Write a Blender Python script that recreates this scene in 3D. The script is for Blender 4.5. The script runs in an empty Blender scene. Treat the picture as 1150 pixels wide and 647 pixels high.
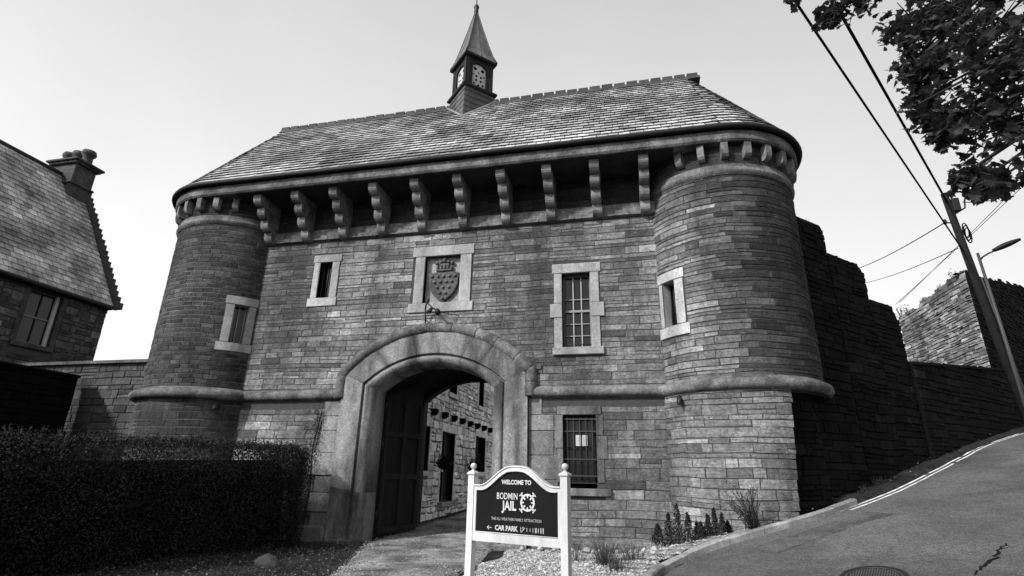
import bpy, math, random
import numpy as np
from mathutils import Vector, Matrix, noise
from mathutils.geometry import tessellate_polygon

R = math.radians
PI = math.pi
rnd = random.Random(7)
scene = bpy.context.scene
COL = bpy.context.scene.collection

# ------------------------------------------------------------------ helpers
class MB:
    """collects polygons (with a grey value per vertex and a material slot per face) for ONE mesh object"""
    def __init__(s):
        s.v = []; s.f = []; s.c = []; s.m = []; s.sm = []
    def add(s, pts, faces, c=1.0, m=0, smooth=False):
        b = len(s.v)
        s.v.extend([tuple(p) for p in pts])
        s.c.extend([c] * len(pts) if not isinstance(c, (list, tuple)) else c)
        for f in faces:
            s.f.append([i + b for i in f]); s.m.append(m); s.sm.append(smooth)
    def quad(s, a, b, c_, d, c=1.0, m=0):
        s.add([a, b, c_, d], [(0, 1, 2, 3)], c, m)
    def box(s, x0, x1, y0, y1, z0, z1, c=1.0, m=0, bev=0.0, M=None):
        if bev <= 0:
            p = [(x, y, z) for x in (x0, x1) for y in (y0, y1) for z in (z0, z1)]
            f = [(0, 1, 3, 2), (4, 6, 7, 5), (0, 4, 5, 1), (2, 3, 7, 6), (0, 2, 6, 4), (1, 5, 7, 3)]
        else:
            b = min(bev, (x1-x0)*.45, (y1-y0)*.45, (z1-z0)*.45)
            p = []; f = []
            ii = {}
            for ix, X in enumerate((x0, x1)):
                for iy, Y in enumerate((y0, y1)):
                    for iz, Z in enumerate((z0, z1)):
                        sx, sy, sz = (b, -b)[ix], (b, -b)[iy], (b, -b)[iz]
                        ii[(ix, iy, iz)] = len(p)
                        p += [(X, Y+sy, Z+sz), (X+sx, Y, Z+sz), (X+sx, Y+sy, Z)]
            def I(a, b_, c_, k): return ii[(a, b_, c_)] + k
            for a in (0, 1):
                q = [I(a,0,0,0), I(a,1,0,0), I(a,1,1,0), I(a,0,1,0)]; f.append(q if a else q[::-1])
                q = [I(0,a,0,1), I(0,a,1,1), I(1,a,1,1), I(1,a,0,1)]; f.append(q if a else q[::-1])
                q = [I(0,0,a,2), I(1,0,a,2), I(1,1,a,2), I(0,1,a,2)]; f.append(q if a else q[::-1])
            for a in (0, 1):
                for b_ in (0, 1):
                    f.append([I(a,b_,0,0), I(a,b_,1,0), I(a,b_,1,1), I(a,b_,0,1)])
                    f.append([I(a,0,b_,0), I(a,1,b_,0), I(a,1,b_,2), I(a,0,b_,2)])
                    f.append([I(0,a,b_,1), I(1,a,b_,1), I(1,a,b_,2), I(0,a,b_,2)])
            for k in ii.values(): f.append([k, k+1, k+2])
        if M is not None: p = [M @ Vector(q) for q in p]
        s.add(p, f, c, m)
    def tube(s, path, r, n=8, c=1.0, m=0, cap=True, closed=False, smooth=True):
        P = [Vector(p) for p in path]
        rr = r if isinstance(r, (list, tuple)) else [r] * len(P)
        pts = []; fs = []
        up = None
        for i, p in enumerate(P):
            a = P[i-1] if (i > 0 or closed) else p
            b = P[(i+1) % len(P)] if (i < len(P)-1 or closed) else p
            t = (b - a)
            if t.length < 1e-9: t = Vector((0, 0, 1))
            t.normalize()
            if up is None:
                up = Vector((0, 0, 1)) if abs(t.z) < .9 else Vector((0, 1, 0))
            u = (up - t * up.dot(t))
            if u.length < 1e-6: u = t.orthogonal()
            u.normalize(); w = t.cross(u); up = u
            for k in range(n):
                an = 2*PI*k/n
                pts.append(p + (u*math.cos(an) + w*math.sin(an)) * rr[i])
        L = len(P)
        for i in range(L if closed else L-1):
            j = (i+1) % L
            for k in range(n):
                k2 = (k+1) % n
                fs.append((i*n+k, i*n+k2, j*n+k2, j*n+k))
        if cap and not closed:
            fs.append(tuple(range(n))[::-1]); fs.append(tuple((L-1)*n+k for k in range(n)))
        s.add(pts, fs, c, m, smooth)
    def lathe(s, prof, c0, n=16, c=1.0, m=0, smooth=True, a0=0, a1=2*PI):
        """prof = [(r, z)], about the vertical through c0"""
        pts = []; fs = []
        full = abs(a1-a0-2*PI) < 1e-6
        nn = n if full else n+1
        for r, z in prof:
            for k in range(nn):
                a = a0 + (a1-a0)*k/n
                pts.append((c0[0]+r*math.cos(a), c0[1]+r*math.sin(a), c0[2]+z))
        for i in range(len(prof)-1):
            for k in range(n):
                k2 = (k+1) % nn
                fs.append((i*nn+k, i*nn+k2, (i+1)*nn+k2, (i+1)*nn+k))
        s.add(pts, fs, c, m, smooth)
    def prism(s, poly, f0, f1, c=1.0, m=0):
        """poly: 2D outline; f0, f1 map (a, b) -> 3D for the two ends"""
        n = len(poly)
        p = [f0(*q) for q in poly] + [f1(*q) for q in poly]
        s.add(p, [tuple(range(n))[::-1], tuple(range(n, 2*n))] + [(i, (i+1) % n, n+(i+1) % n, n+i) for i in range(n)], c, m)
    def holed(s, outer, holes, f, c=1.0, m=0):
        """2D polygon with holes -> triangles through f(a, b) -> 3D"""
        polys = [[Vector((a, b, 0)) for a, b in outer]] + [[Vector((a, b, 0)) for a, b in h] for h in holes]
        flat = [q for pl in polys for q in pl]
        tri = tessellate_polygon(polys)
        s.add([f(q.x, q.y) for q in flat], [tuple(t) for t in tri], c, m)
    def build(s, name, mats, parent=None, recalc=False):
        me = bpy.data.meshes.new(name)
        me.from_pydata(s.v, [], s.f)
        if not isinstance(mats, (list, tuple)): mats = [mats]
        for mt in mats: me.materials.append(mt)
        me.polygons.foreach_set('material_index', s.m)
        me.polygons.foreach_set('use_smooth', s.sm)
        at = me.attributes.new('tone', 'FLOAT', 'POINT')
        at.data.foreach_set('value', s.c)
        if recalc:
            import bmesh
            bm = bmesh.new(); bm.from_mesh(me); bmesh.ops.recalc_face_normals(bm, faces=bm.faces); bm.to_mesh(me); bm.free()
        me.update()
        o = bpy.data.objects.new(name, me); COL.objects.link(o)
        if parent is not None:
            o.parent = parent      # meshes are authored in world space: undo the parent's own offset
            if parent.type == 'EMPTY':
                q = parent.location.copy()
                if parent.parent is not None: q += parent.parent.location
                o.matrix_parent_inverse = Matrix.Translation(-q)
        return o

def thing(name, label, cat, loc=(0, 0, 0), group=None):
    o = bpy.data.objects.new(name, None); COL.objects.link(o)
    o.location = loc; o.empty_display_size = .2
    o['label'] = label; o['category'] = cat
    if group: o['group'] = group
    return o
def tag(o, label, cat, group=None, kind=None):
    o['label'] = label; o['category'] = cat
    if group: o['group'] = group
    if kind: o['kind'] = kind
    return o
def struct(o, kind='structure'):
    o['kind'] = kind; return o

# ------------------------------------------------------------------ materials (black and white photograph: all greys)
def mat(name, base, var=.25, scale=3.0, rough=.85, bump=.25, bscale=14.0, stain=0.0, stain_scale=.5, tone=True, spec=.3, speck=0.0, metal=0.0, streak=False, lich=0.0, bed=0.0, trans=0.0, grain=0.0):
    m = bpy.data.materials.new(name); m.use_nodes = True
    nt = m.node_tree; N = nt.nodes; L = nt.links
    b = N['Principled BSDF']
    b.inputs['Roughness'].default_value = rough
    b.inputs['Specular IOR Level'].default_value = spec
    b.inputs['Metallic'].default_value = metal
    tc = N.new('ShaderNodeNewGeometry')
    def nz(sc, det, rg=.6, vec=None):
        n = N.new('ShaderNodeTexNoise'); n.inputs['Scale'].default_value = sc
        n.inputs['Detail'].default_value = det; n.inputs['Roughness'].default_value = rg
        L.new(vec if vec is not None else tc.outputs['Position'], n.inputs['Vector']); return n.outputs['Fac']
    def mr(x, a, b_, c, d):
        n = N.new('ShaderNodeMapRange'); n.inputs[1].default_value = a; n.inputs[2].default_value = b_
        n.inputs[3].default_value = c; n.inputs[4].default_value = d; L.new(x, n.inputs[0]); return n.outputs[0]
    def mul(x, y):
        n = N.new('ShaderNodeMath'); n.operation = 'MULTIPLY'
        L.new(x, n.inputs[0])
        if isinstance(y, float): n.inputs[1].default_value = y
        else: L.new(y, n.inputs[1])
        return n.outputs[0]
    val = mr(nz(scale, 6), .25, .75, base*(1-var), base*(1+var))
    if tone:
        a = N.new('ShaderNodeAttribute'); a.attribute_name = 'tone'
        val = mul(val, a.outputs['Fac'])
    if stain > 0:
        vec = None
        if streak:
            mp = N.new('ShaderNodeMapping'); mp.inputs['Scale'].default_value = (1.0, 1.0, .22)
            L.new(tc.outputs['Position'], mp.inputs['Vector']); vec = mp.outputs['Vector']
        val = mul(val, mr(nz(stain_scale, 5, .65, vec), .38, .62, 1-stain, 1+stain*.45))
    bedn = None
    if bed > 0:
        mp2 = N.new('ShaderNodeMapping'); mp2.inputs['Scale'].default_value = (1.6, 1.6, 17.0)
        L.new(tc.outputs['Position'], mp2.inputs['Vector'])
        bedn = nz(1.6, 6, .7, mp2.outputs['Vector']); val = mul(val, mr(bedn, .3, .7, 1-bed, 1+bed))
    if speck > 0:
        val = mul(val, mr(nz(55.0, 3), .35, .65, 1-speck, 1+speck))
    if grain > 0:
        val = mul(val, mr(nz(13.0, 7, .75), .32, .68, 1-grain, 1+grain*1.2))
    if lich > 0:
        n = N.new('ShaderNodeMixRGB')
        val2 = mr(nz(4.2, 8, .75), .60, .68, 0.0, lich)
        ad = N.new('ShaderNodeMath'); ad.operation = 'ADD'; L.new(val, ad.inputs[0]); L.new(mul(val2, base), ad.inputs[1]); val = ad.outputs[0]
        N.remove(n)
    cc = N.new('ShaderNodeCombineColor')
    for k in range(3): L.new(val, cc.inputs[k])
    L.new(cc.outputs[0], b.inputs['Base Color'])
    if bump > 0:
        bp = N.new('ShaderNodeBump'); bp.inputs['Strength'].default_value = bump; bp.inputs['Distance'].default_value = .03
        hh = nz(bscale, 7, .65)
        if bedn is not None:
            sm = N.new('ShaderNodeMath'); sm.operation = 'ADD'; L.new(hh, sm.inputs[0]); L.new(bedn, sm.inputs[1]); hh = sm.outputs[0]
        L.new(hh, bp.inputs['Height']); L.new(bp.outputs[0], b.inputs['Normal'])
    if trans > 0:
        tb = N.new('ShaderNodeBsdfTranslucent'); L.new(cc.outputs[0], tb.inputs['Color'])
        mx = N.new('ShaderNodeMixShader'); mx.inputs[0].default_value = trans
        out = N['Material Output']; L.new(b.outputs[0], mx.inputs[1]); L.new(tb.outputs[0], mx.inputs[2]); L.new(mx.outputs[0], out.inputs[0])
    return m

M_stone   = mat('facade_stone', .17, .35, 5, .92, .9, 16, stain=.62, stain_scale=.45, streak=True, speck=.25, lich=.5, bed=.35, grain=0.5)
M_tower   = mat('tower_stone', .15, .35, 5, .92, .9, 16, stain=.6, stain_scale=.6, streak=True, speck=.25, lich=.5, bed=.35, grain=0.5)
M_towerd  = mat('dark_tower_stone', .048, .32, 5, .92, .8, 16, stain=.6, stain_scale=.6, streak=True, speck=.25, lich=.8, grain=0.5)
M_mortar  = mat('mortar', .050, .3, 8, .95, .5, 30)
M_mortarl = mat('pale_mortar', .10, .3, 8, .95, .5, 30, stain=.6, stain_scale=.6)
M_granite = mat('granite_dressing', .18, .22, 4, .88, .7, 30, stain=.7, stain_scale=1.1, streak=True, speck=.4, lich=.25, grain=0.25)
M_dress   = mat('window_dressing', .285, .18, 4, .85, .5, 40, stain=.35, stain_scale=1.3, streak=True, speck=.35, lich=.2, grain=.2)
M_granited= mat('weathered_granite', .13, .35, 4, .9, .8, 26, stain=.55, stain_scale=1.6, speck=.4, lich=.7, grain=0.4)
M_corbel  = mat('corbel_granite', .17, .35, 5, .9, .6, 30, stain=.5, stain_scale=2, speck=.35)
M_soffit  = mat('shade_dark_stone', .028, .3, 5, .95, .4, 20, stain=.4)  # eaves shade put into the colour; also lines the gate passage and rear wall
M_slate   = mat('roof_slate', .36, .3, 6, .7, .4, 25, stain=.6, stain_scale=.55, speck=.2, spec=.3)
M_slated  = mat('ridge_tile', .035, .3, 6, .8, .3, 25)
M_slate_base = mat('turret_boarding', .085, .3, 5, .8, .4, 20, stain=.5, stain_scale=1.5, streak=True)
M_lead    = mat('lead_sheet', .14, .25, 5, .6, .2, 12, stain=.4, stain_scale=1.5, streak=True)
M_darkwood= mat('dark_painted_timber', .008, .25, 10, .75, .25, 40, spec=.2)
M_iron    = mat('black_iron', .012, .2, 20, .6, .1, 30, spec=.4)
M_gutter  = mat('gutter_iron', .014, .3, 8, .7, .2, 20, spec=.2)
M_white   = mat('white_paint', .50, .08, 9, .5, .08, 30, stain=.26, stain_scale=2.2, streak=True, spec=.3)
M_greyp   = mat('grey_paint', .30, .15, 9, .6, .1, 30)
M_board   = mat('black_sign_board', .006, .15, 6, .8, .04, 20, spec=.12)
M_glass   = mat('dark_glass', .006, .1, 2, .15, .05, 2, tone=False, spec=.4)
M_rubble  = mat('pale_rubble', .80, .25, 6, .9, .6, 18, stain=.25, stain_scale=1.2, speck=.2, grain=0.3)
M_rubblem = mat('rubble_mortar', .16, .3, 8, .95, .5, 25, stain=.3)
M_shade   = mat('shade_slatestone', .0055, .35, 4, .95, .6, 14, stain=.4, stain_scale=.5, lich=.4, spec=.1)  # near black for the shaded walls: their shade is put into the colour
M_shadem  = mat('shade_mortar', .003, .35, 6, .95, .5, 20, spec=.1)  # joints of those walls, darkened for shade as well
M_ruin    = mat('ruin_stone', .19, .3, 5, .9, .6, 14, stain=.5, stain_scale=.6, lich=.6, grain=0.5)
M_house   = mat('house_stone', .06, .35, 4, .9, .6, 14, stain=.55, stain_scale=.9, lich=.5, grain=0.5)
M_asphalt = mat('asphalt', .100, .12, 2, .95, 1.0, 60, stain=.45, stain_scale=.35, speck=.5, tone=False, spec=.15, grain=.34)
M_drive   = mat('drive_surface', .21, .3, 2.5, .95, .9, 40, stain=.65, stain_scale=1.0, speck=.6, tone=False, spec=.15, grain=0.5)
M_soil    = mat('soil_and_litter', .024, .4, 6, .95, .9, 30, stain=.5, stain_scale=1.5, speck=.6, tone=False, spec=.1)
M_gravel  = mat('white_gravel', .31, .2, 9, .85, .3, 40)
M_gravelb = mat('gravel_bed', .20, .3, 20, .95, .8, 45, speck=.5, tone=False)
M_kerb    = mat('kerb_stone', .30, .25, 5, .9, .5, 25, stain=.4, stain_scale=1.5, speck=.3)
M_line    = mat('road_paint', .70, .2, 8, .85, .2, 50, stain=.4, stain_scale=2.5, speck=.3, tone=False)
M_patch   = mat('patched_asphalt', .100, .2, 3, .95, .9, 60, stain=.4, stain_scale=1.2, speck=.5, tone=False, spec=.1, grain=.3)
M_tar     = mat('crack_tar', .006, .3, 20, .9, .2, 40, tone=False, spec=.1)
M_leafh   = mat('hedge_leaf', .018, .35, 8, .7, .0, 10, spec=.12)
M_hcore   = mat('hedge_twigs', .004, .4, 10, .95, .3, 20, spec=.0)
M_leaft   = mat('tree_leaf', .04, .35, 6, .45, .0, 10, spec=.4, trans=.4)
M_bark    = mat('bark', .03, .35, 8, .95, .9, 20)
M_pole    = mat('tarred_timber_pole', .012, .35, 6, .9, .5, 30, spec=.1)
M_steel   = mat('galvanised_steel', .05, .15, 10, .5, .05, 30)
M_cable   = mat('cable_rubber', .004, .1, 10, .9, 0, 10, tone=False, spec=.0)
M_dry     = mat('dry_grass', .10, .4, 8, .9, 0, 10)
M_rock    = mat('field_stone', .045, .3, 5, .9, .6, 20, stain=.3, stain_scale=3)
M_paper   = mat('paper', .5, .05, 10, .7, 0, 10)

# ------------------------------------------------------------------ generators
def stones(mb, fmap, u0, u1, z0, z1, blocked=None, ch=(.13, .27), ln=(.28, .95), gap=.010, depth=.022, jit=.006, seed=1, tone=(.55, 1.35), ztop=None, pale=.06, nseg=1, m=0, tmod=None, bev=.010):
    """random coursed stones over a wall face: fmap(u, z, d) -> point, d = distance out from the face"""
    rg = random.Random(seed)
    fm0 = fmap
    def fmap(u, z, d): return fm0(u, z + .034*noise.noise(Vector((u*.8, z*.55, seed))) + .012*noise.noise(Vector((u*2.6, z*2, seed+5))), d)
    z = z0
    while z < z1 - .03:
        h = rg.uniform(*ch)
        if z + h > z1 - .05: h = z1 - z
        zb, zt = z, z + h
        segs = [(u0, u1)]
        if blocked:
            for a, b in blocked(zb, zt):
                ns = []
                for s0, s1 in segs:
                    if b <= s0 or a >= s1: ns.append((s0, s1))
                    else:
                        if a > s0: ns.append((s0, a))
                        if b < s1: ns.append((b, s1))
                segs = ns
        course = rg.uniform(.9, 1.1)
        for s0, s1 in segs:
            u = s0 + 0.0
            while u < s1 - 1e-4:
                l = rg.uniform(*ln) * (1.0 if h > .17 else 1.2)
                if s1 - u - l < ln[0]*.6: l = s1 - u
                if l > ln[1]*1.6: l = l / 2
                a, b = u + gap*.5, u + l - gap*.5
                u += l
                if b - a < .02: continue
                if ztop is not None and min(ztop(a), ztop(b)) < zt - h*.35: continue
                subs = [(zb, zt)]
                if h > .19 and rg.random() < .22: 
                    k = zb + h*rg.uniform(.4, .6); subs = [(zb, k), (k, zt)]
                for sb, st in subs:
                    t = rg.uniform(*tone)*course
                    if rg.random() < pale: t *= rg.uniform(1.3, 1.7)
                    if rg.random() < .07: t *= .6
                    if tmod is not None: t *= tmod((a+b)/2, (sb+st)/2)
                    d = depth*rg.uniform(.5, 1.25)
                    j = lambda: rg.uniform(-jit, jit)
                    e = min(bev, (st-sb)*.2, (b-a)*.2)
                    za, zc = sb + gap*.5, st - gap*.5
                    q = [(a+j(), za+j()), (b+j(), za+j()), (b+j(), zc+j()), (a+j(), zc+j())]
                    tl = rg.uniform(-.006, .006)
                    cu = (a+b)/2; cz = (za+zc)/2
                    inn = [(p[0] + (e if p[0] < cu else -e) + j()*.5, p[1] + (e if p[1] < cz else -e) + j()*.5) for p in q]
                    if nseg > 1 and b-a > .3:
                        k = [i/nseg for i in range(nseg+1)]
                        pts = []
                        for f in k:
                            ub = inn[0][0]*(1-f)+inn[1][0]*f; ut = inn[3][0]*(1-f)+inn[2][0]*f
                            zb_ = inn[0][1]*(1-f)+inn[1][1]*f; zt_ = inn[3][1]*(1-f)+inn[2][1]*f
                            ob = q[0][0]*(1-f)+q[1][0]*f; ot = q[3][0]*(1-f)+q[2][0]*f
                            obz = q[0][1]*(1-f)+q[1][1]*f; otz = q[3][1]*(1-f)+q[2][1]*f
                            pts += [fmap(ob, obz, -.004), fmap(ub, zb_, d), fmap(ut, zt_, d+tl), fmap(ot, otz, -.004)]
                        fs = []
                        for i in range(nseg):
                            A = i*4; B = A+4
                            fs += [(A, B, B+1, A+1), (A+1, B+1, B+2, A+2), (A+2, B+2, B+3, A+3)]
                        n4 = nseg*4
                        fs += [(0, 1, 2, 3), (n4+3, n4+2, n4+1, n4)]
                        mb.add(pts, fs, t, m)
                    else:
                        pts = [fmap(p[0], p[1], -.004) for p in q] + [fmap(p[0], p[1], d + (tl if i > 1 else 0)) for i, p in enumerate(inn)]
                        mb.add(pts, [(4, 5, 6, 7), (0, 1, 5, 4), (1, 2, 6, 5), (2, 3, 7, 6), (3, 0, 4, 7)], t, m)
        z = zt

def slates(mb, bot, top, rows, width, seed, tone=(.5, 1.35), m=0, lift=.042, t_max=1.0, flip=1):
    """overlapping slates between two 3D curves bot(u), top(u), u in 0..1"""
    rg = random.Random(seed)
    for i in range(rows):
        t0, t1 = i/rows*t_max, min((i+1.3)/rows*t_max, t_max)
        P = lambda u, t: Vector(bot(u)).lerp(Vector(top(u)), t)
        # row length
        K = 24; L = sum((P((k+1)/K, t0)-P(k/K, t0)).length for k in range(K))
        if L < .06: continue
        n = max(1, round(L/width)); off = (i % 2)*.5
        cuts = sorted(set([0.0] + [min(1, max(0, (k+off+rg.uniform(-.12, .12))/n)) for k in range(n+1)] + [1.0]))
        for a, b in zip(cuts, cuts[1:]):
            if b-a < .15/n: continue
            w = (b-a)*.030
            c = rg.uniform(*tone)
            if rg.random() < .05: c *= .55
            if rg.random() < .06: c *= 1.35
            dz = rg.uniform(-.006, .006)
            p0, p1, p2, p3 = P(a+w, t0), P(b-w, t0), P(b-w, t1), P(a+w, t1)
            nrm = (p1-p0).cross(p3-p0)
            if nrm.length < 1e-9: nrm = (p1-p0).cross(p2-p1)
            if nrm.length < 1e-9: continue
            nrm.normalize(); nrm *= flip
            down = (p0-p3).normalized()*(rg.uniform(-.016, .016) + .02*noise.noise(p0*.7))
            l0, l1 = lift+.012+rg.uniform(0, .012), lift+.012+rg.uniform(0, .012)
            q0, q1 = p0+nrm*l0+down, p1+nrm*l1+down
            q2, q3 = p2+nrm*(.004+dz*.3), p3+nrm*(.004+dz*.3)
            b0, b1 = q0-nrm*.016, q1-nrm*.016
            mb.add([q0, q1, q2, q3, b0, b1], [(0, 1, 2, 3), (4, 5, 1, 0)], c, m)

def tuft(mb, p, n, h, rg, spread=.1, c=(.5, 1.5)):
    for _ in range(n):
        a = rg.uniform(0, 6.28); r = rg.uniform(0, spread)
        b = Vector((p[0]+r*math.cos(a), p[1]+r*math.sin(a), p[2]))
        l = h*rg.uniform(.5, 1.1); le = rg.uniform(.1, .7)
        d = Vector((math.cos(a)*le, math.sin(a)*le, 1)).normalized()
        w = Vector((-math.sin(a), math.cos(a), 0))*max(.0016, h*.009)
        t = b+d*l*.6; e = b+d*l+Vector((math.cos(a), math.sin(a), -.3))*l*.15*le
        mb.add([b-w, b+w, t+w*.7, t-w*.7, e], [(0, 1, 2, 3), (3, 2, 4)], rg.uniform(*c))
def leaf(mb, p, size, rg, c, m=0, shape=0, nrm=None):
    """one leaf: shape 0 a bent diamond, 1 a five-lobed sycamore leaf"""
    n = Vector(nrm) if nrm is not None else Vector((rg.gauss(0, 1), rg.gauss(0, 1), rg.gauss(0, 1)+.6))
    if n.length < 1e-6: n = Vector((0, 0, 1))
    n.normalize()
    t = n.orthogonal().normalized(); t.rotate(Matrix.Rotation(rg.uniform(0, 2*PI), 3, n)); w = n.cross(t)
    p = Vector(p)
    if shape == 0:
        mb.add([p, p+t*size*.5+w*size*.27+n*size*.06, p+t*size-n*size*.05, p+t*size*.5-w*size*.27+n*size*.06], [(0, 1, 2, 3)], c, m)
    else:
        out = [(0, 0), (.10, .22), (-.06, .42), (.16, .40), (.30, .62), (.42, .36), (.60, .38), (.70, .18), (1.0, 0)]
        full = out + [(a, -b) for a, b in out[-2:0:-1]]
        cen = p + t*size*.35 + n*size*.03
        pts = [cen] + [p + t*size*a + w*size*b*1.0 - n*size*.18*abs(b) - n*size*.1*a*a for a, b in full]
        k = len(full)
        mb.add(pts, [(0, 1+i, 1+(i+1) % k) for i in range(k)], c, m)

def arc_outline(w, zs, zc, cx=-5.405, z0=-.3, n=20):
    """jamb + segmental arch outline, same number of points for every call"""
    rise = zc - zs; Rr = (w*w + rise*rise)/(2*rise); cz = zc - Rr
    a = math.asin(min(1, w/Rr))
    pts = [(cx-w, z0), (cx-w, z0+(zs-z0)*.33), (cx-w, z0+(zs-z0)*.66)]
    for i in range(n+1):
        an = -a + 2*a*i/n
        pts.append((cx + Rr*math.sin(an), cz + Rr*math.cos(an)))
    pts += [(cx+w, z0+(zs-z0)*.66), (cx+w, z0+(zs-z0)*.33), (cx+w, z0)]
    return pts
def arc_z(x, w, zs, zc, cx=-5.405):
    rise = zc - zs; Rr = (w*w + rise*rise)/(2*rise)
    dx = abs(x-cx)
    if dx > w: return None
    return zc - Rr + math.sqrt(max(0, Rr*Rr - dx*dx))

# ------------------------------------------------------------------ the ground
KERB = [(-3.2, -8.7, -.12), (-2.2, -9.0, -.14), (-.9, -8.4, -.14), (-.3, -6.8, -.13), (-.15, -5.0, -.08), (.14, -3.0, .02), (.68, -2.52, .20), (1.27, -2.07, .39), (2.16, -1.69, .62),
        (3.06, -1.26, .82), (3.74, -.72, .98), (5.64, .97, 1.45), (7.91, 3.27, 2.13), (10.01, 5.59, 2.75), (12.45, 7.68, 3.33), (20, 14.4, 5.1), (34, 27, 7.6)]
KA = np.array(KERB)
def kd_resample(K, step=.25):
    out = []
    for a, b in zip(K[:-1], K[1:]):
        L = np.linalg.norm(b-a); n = max(1, int(L/step))
        for i in range(n): out.append(a+(b-a)*i/n)
    out.append(K[-1]); return np.array(out)
KR = kd_resample(KA)
for _ in range(6):   # soften the bends
    KR[1:-1] = (KR[:-2]+2*KR[1:-1]+KR[2:])/4
KT = np.gradient(KR[:, :2], axis=0); KT /= np.linalg.norm(KT, axis=1)[:, None]
KN = np.stack([KT[:, 1], -KT[:, 0]], 1)          # to the right of the kerb (road side)
S_AX = [-60, -12, -6, 0, 1.46, 3.31, 6.7, 9.95, 13.06, 16.3, 40, 90, 500]
Z_AX = [-1.6, -.5, -.2, 0, .36, .78, 1.43, 2.13, 2.75, 3.33, 7.6, 11, 14]
def zroad(x, y):
    return float(np.interp((x-.14)*.72+(y+3)*.694, S_AX, Z_AX))
def sstep(a, b, x):
    t = min(1, max(0, (x-a)/(b-a))); return t*t*(3-2*t)
def zleft(x, y):
    z = -.14 + .05*sstep(-5, -1, x) + .032*max(0, min(y, 20))
    z += .05*math.sin(x*1.3+.4)*math.sin(y*1.1) * .5
    return z
def kerb_near(x, y):
    d = (KR[:, 0]-x)**2 + (KR[:, 1]-y)**2
    i = int(np.argmin(d)); side = (x-KR[i, 0])*KN[i, 0] + (y-KR[i, 1])*KN[i, 1]
    return math.sqrt(d[i]), side, i
def zground(x, y, sheet=False):
    dist, side, i = kerb_near(x, y)
    zr = zroad(x, y); zl = zleft(x, y)
    if side > 0:
        return (min(zr, KR[i, 2]) if dist < .6 else zr) - (.16 if sheet else 0)
    k = 1 - sstep(.0, 2.6, dist)
    if y > .4 and x > 3: k = 1 - sstep(.0, 6, dist)
    return zl + (KR[i, 2]+.02 - zl)*k - (.03 if sheet else 0)

def ground_sheet():
    def axis(lo, hi, st, far):
        a = list(np.arange(lo, hi+1e-6, st)); o = []
        d = st
        x = hi
        while x < far: d *= 1.35; x += d; o.append(x)
        i = []; d = st; x = lo
        while x > -far: d *= 1.35; x -= d; i.append(x)
        return i[::-1] + a + o
    X = axis(-14, 15, .3, 500); Y = axis(-13, 13, .3, 500)
    mb = MB(); pts = []
    for y in Y:
        for x in X:
            z = zground(x, y, True)
            z += .02*noise.noise(Vector((x*1.7, y*1.7, 0)))
            pts.append((x, y, z))
    nx = len(X)
    fs = [(j*nx+i, j*nx+i+1, (j+1)*nx+i+1, (j+1)*nx+i) for j in range(len(Y)-1) for i in range(nx-1)]
    mb.add(pts, fs, 1, 0, True)
    return struct(mb.build('ground', M_soil))
ground_sheet()

def road():
    mb = MB()
    i0 = int(np.argmin((KR[:, 0]+.9)**2+(KR[:, 1]+8.4)**2))
    far = np.array([(6, -22), (7.5, -18), (9, -14), (10.5, -10), (13, -5.5), (16, -1.5), (19, 2), (24, 6.5), (32, 13), (46, 24)], float)
    k = KR[i0:]; n = len(k)
    fu = np.linspace(0, 1, len(far)); ku = np.concatenate([[0], np.cumsum(np.linalg.norm(np.diff(k[:, :2], axis=0), axis=1))]); ku /= ku[-1]
    ku2 = ku**.75
    fr = np.stack([np.interp(ku2, fu, far[:, 0]), np.interp(ku2, fu, far[:, 1])], 1)
    M = 36; pts = []
    for a in range(n):
        for j in range(M+1):
            t = (j/M)**1.5
            p = k[a, :2]*(1-t)+fr[a]*t
            zz = zroad(*p) - .02*math.exp(-((t*9)**2))
            zk = k[a, 2]-.10
            w = math.exp(-((np.linalg.norm(p-k[a, :2])/.8)**2))
            z = zz*(1-w)+zk*w
            z += .012*noise.noise(Vector((p[0]*.9, p[1]*.9, 3)))
            pts.append((p[0], p[1], z))
    fs = [(a*(M+1)+j, a*(M+1)+j+1, (a+1)*(M+1)+j+1, (a+1)*(M+1)+j) for a in range(n-1) for j in range(M)]
    mb.add(pts, fs, 1, 0, True)
    return struct(mb.build('road', M_asphalt)), i0
road_o, ki0 = road()
from mathutils.bvhtree import BVHTree
_rb = BVHTree.FromPolygons([v.co[:] for v in road_o.data.vertices], [tuple(p.vertices) for p in road_o.data.polygons])
def zsurf(x, y):
    h = _rb.ray_cast(Vector((x, y, 60)), Vector((0, 0, -1)))
    return h[0].z if h[0] is not None else zground(x, y)

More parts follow.
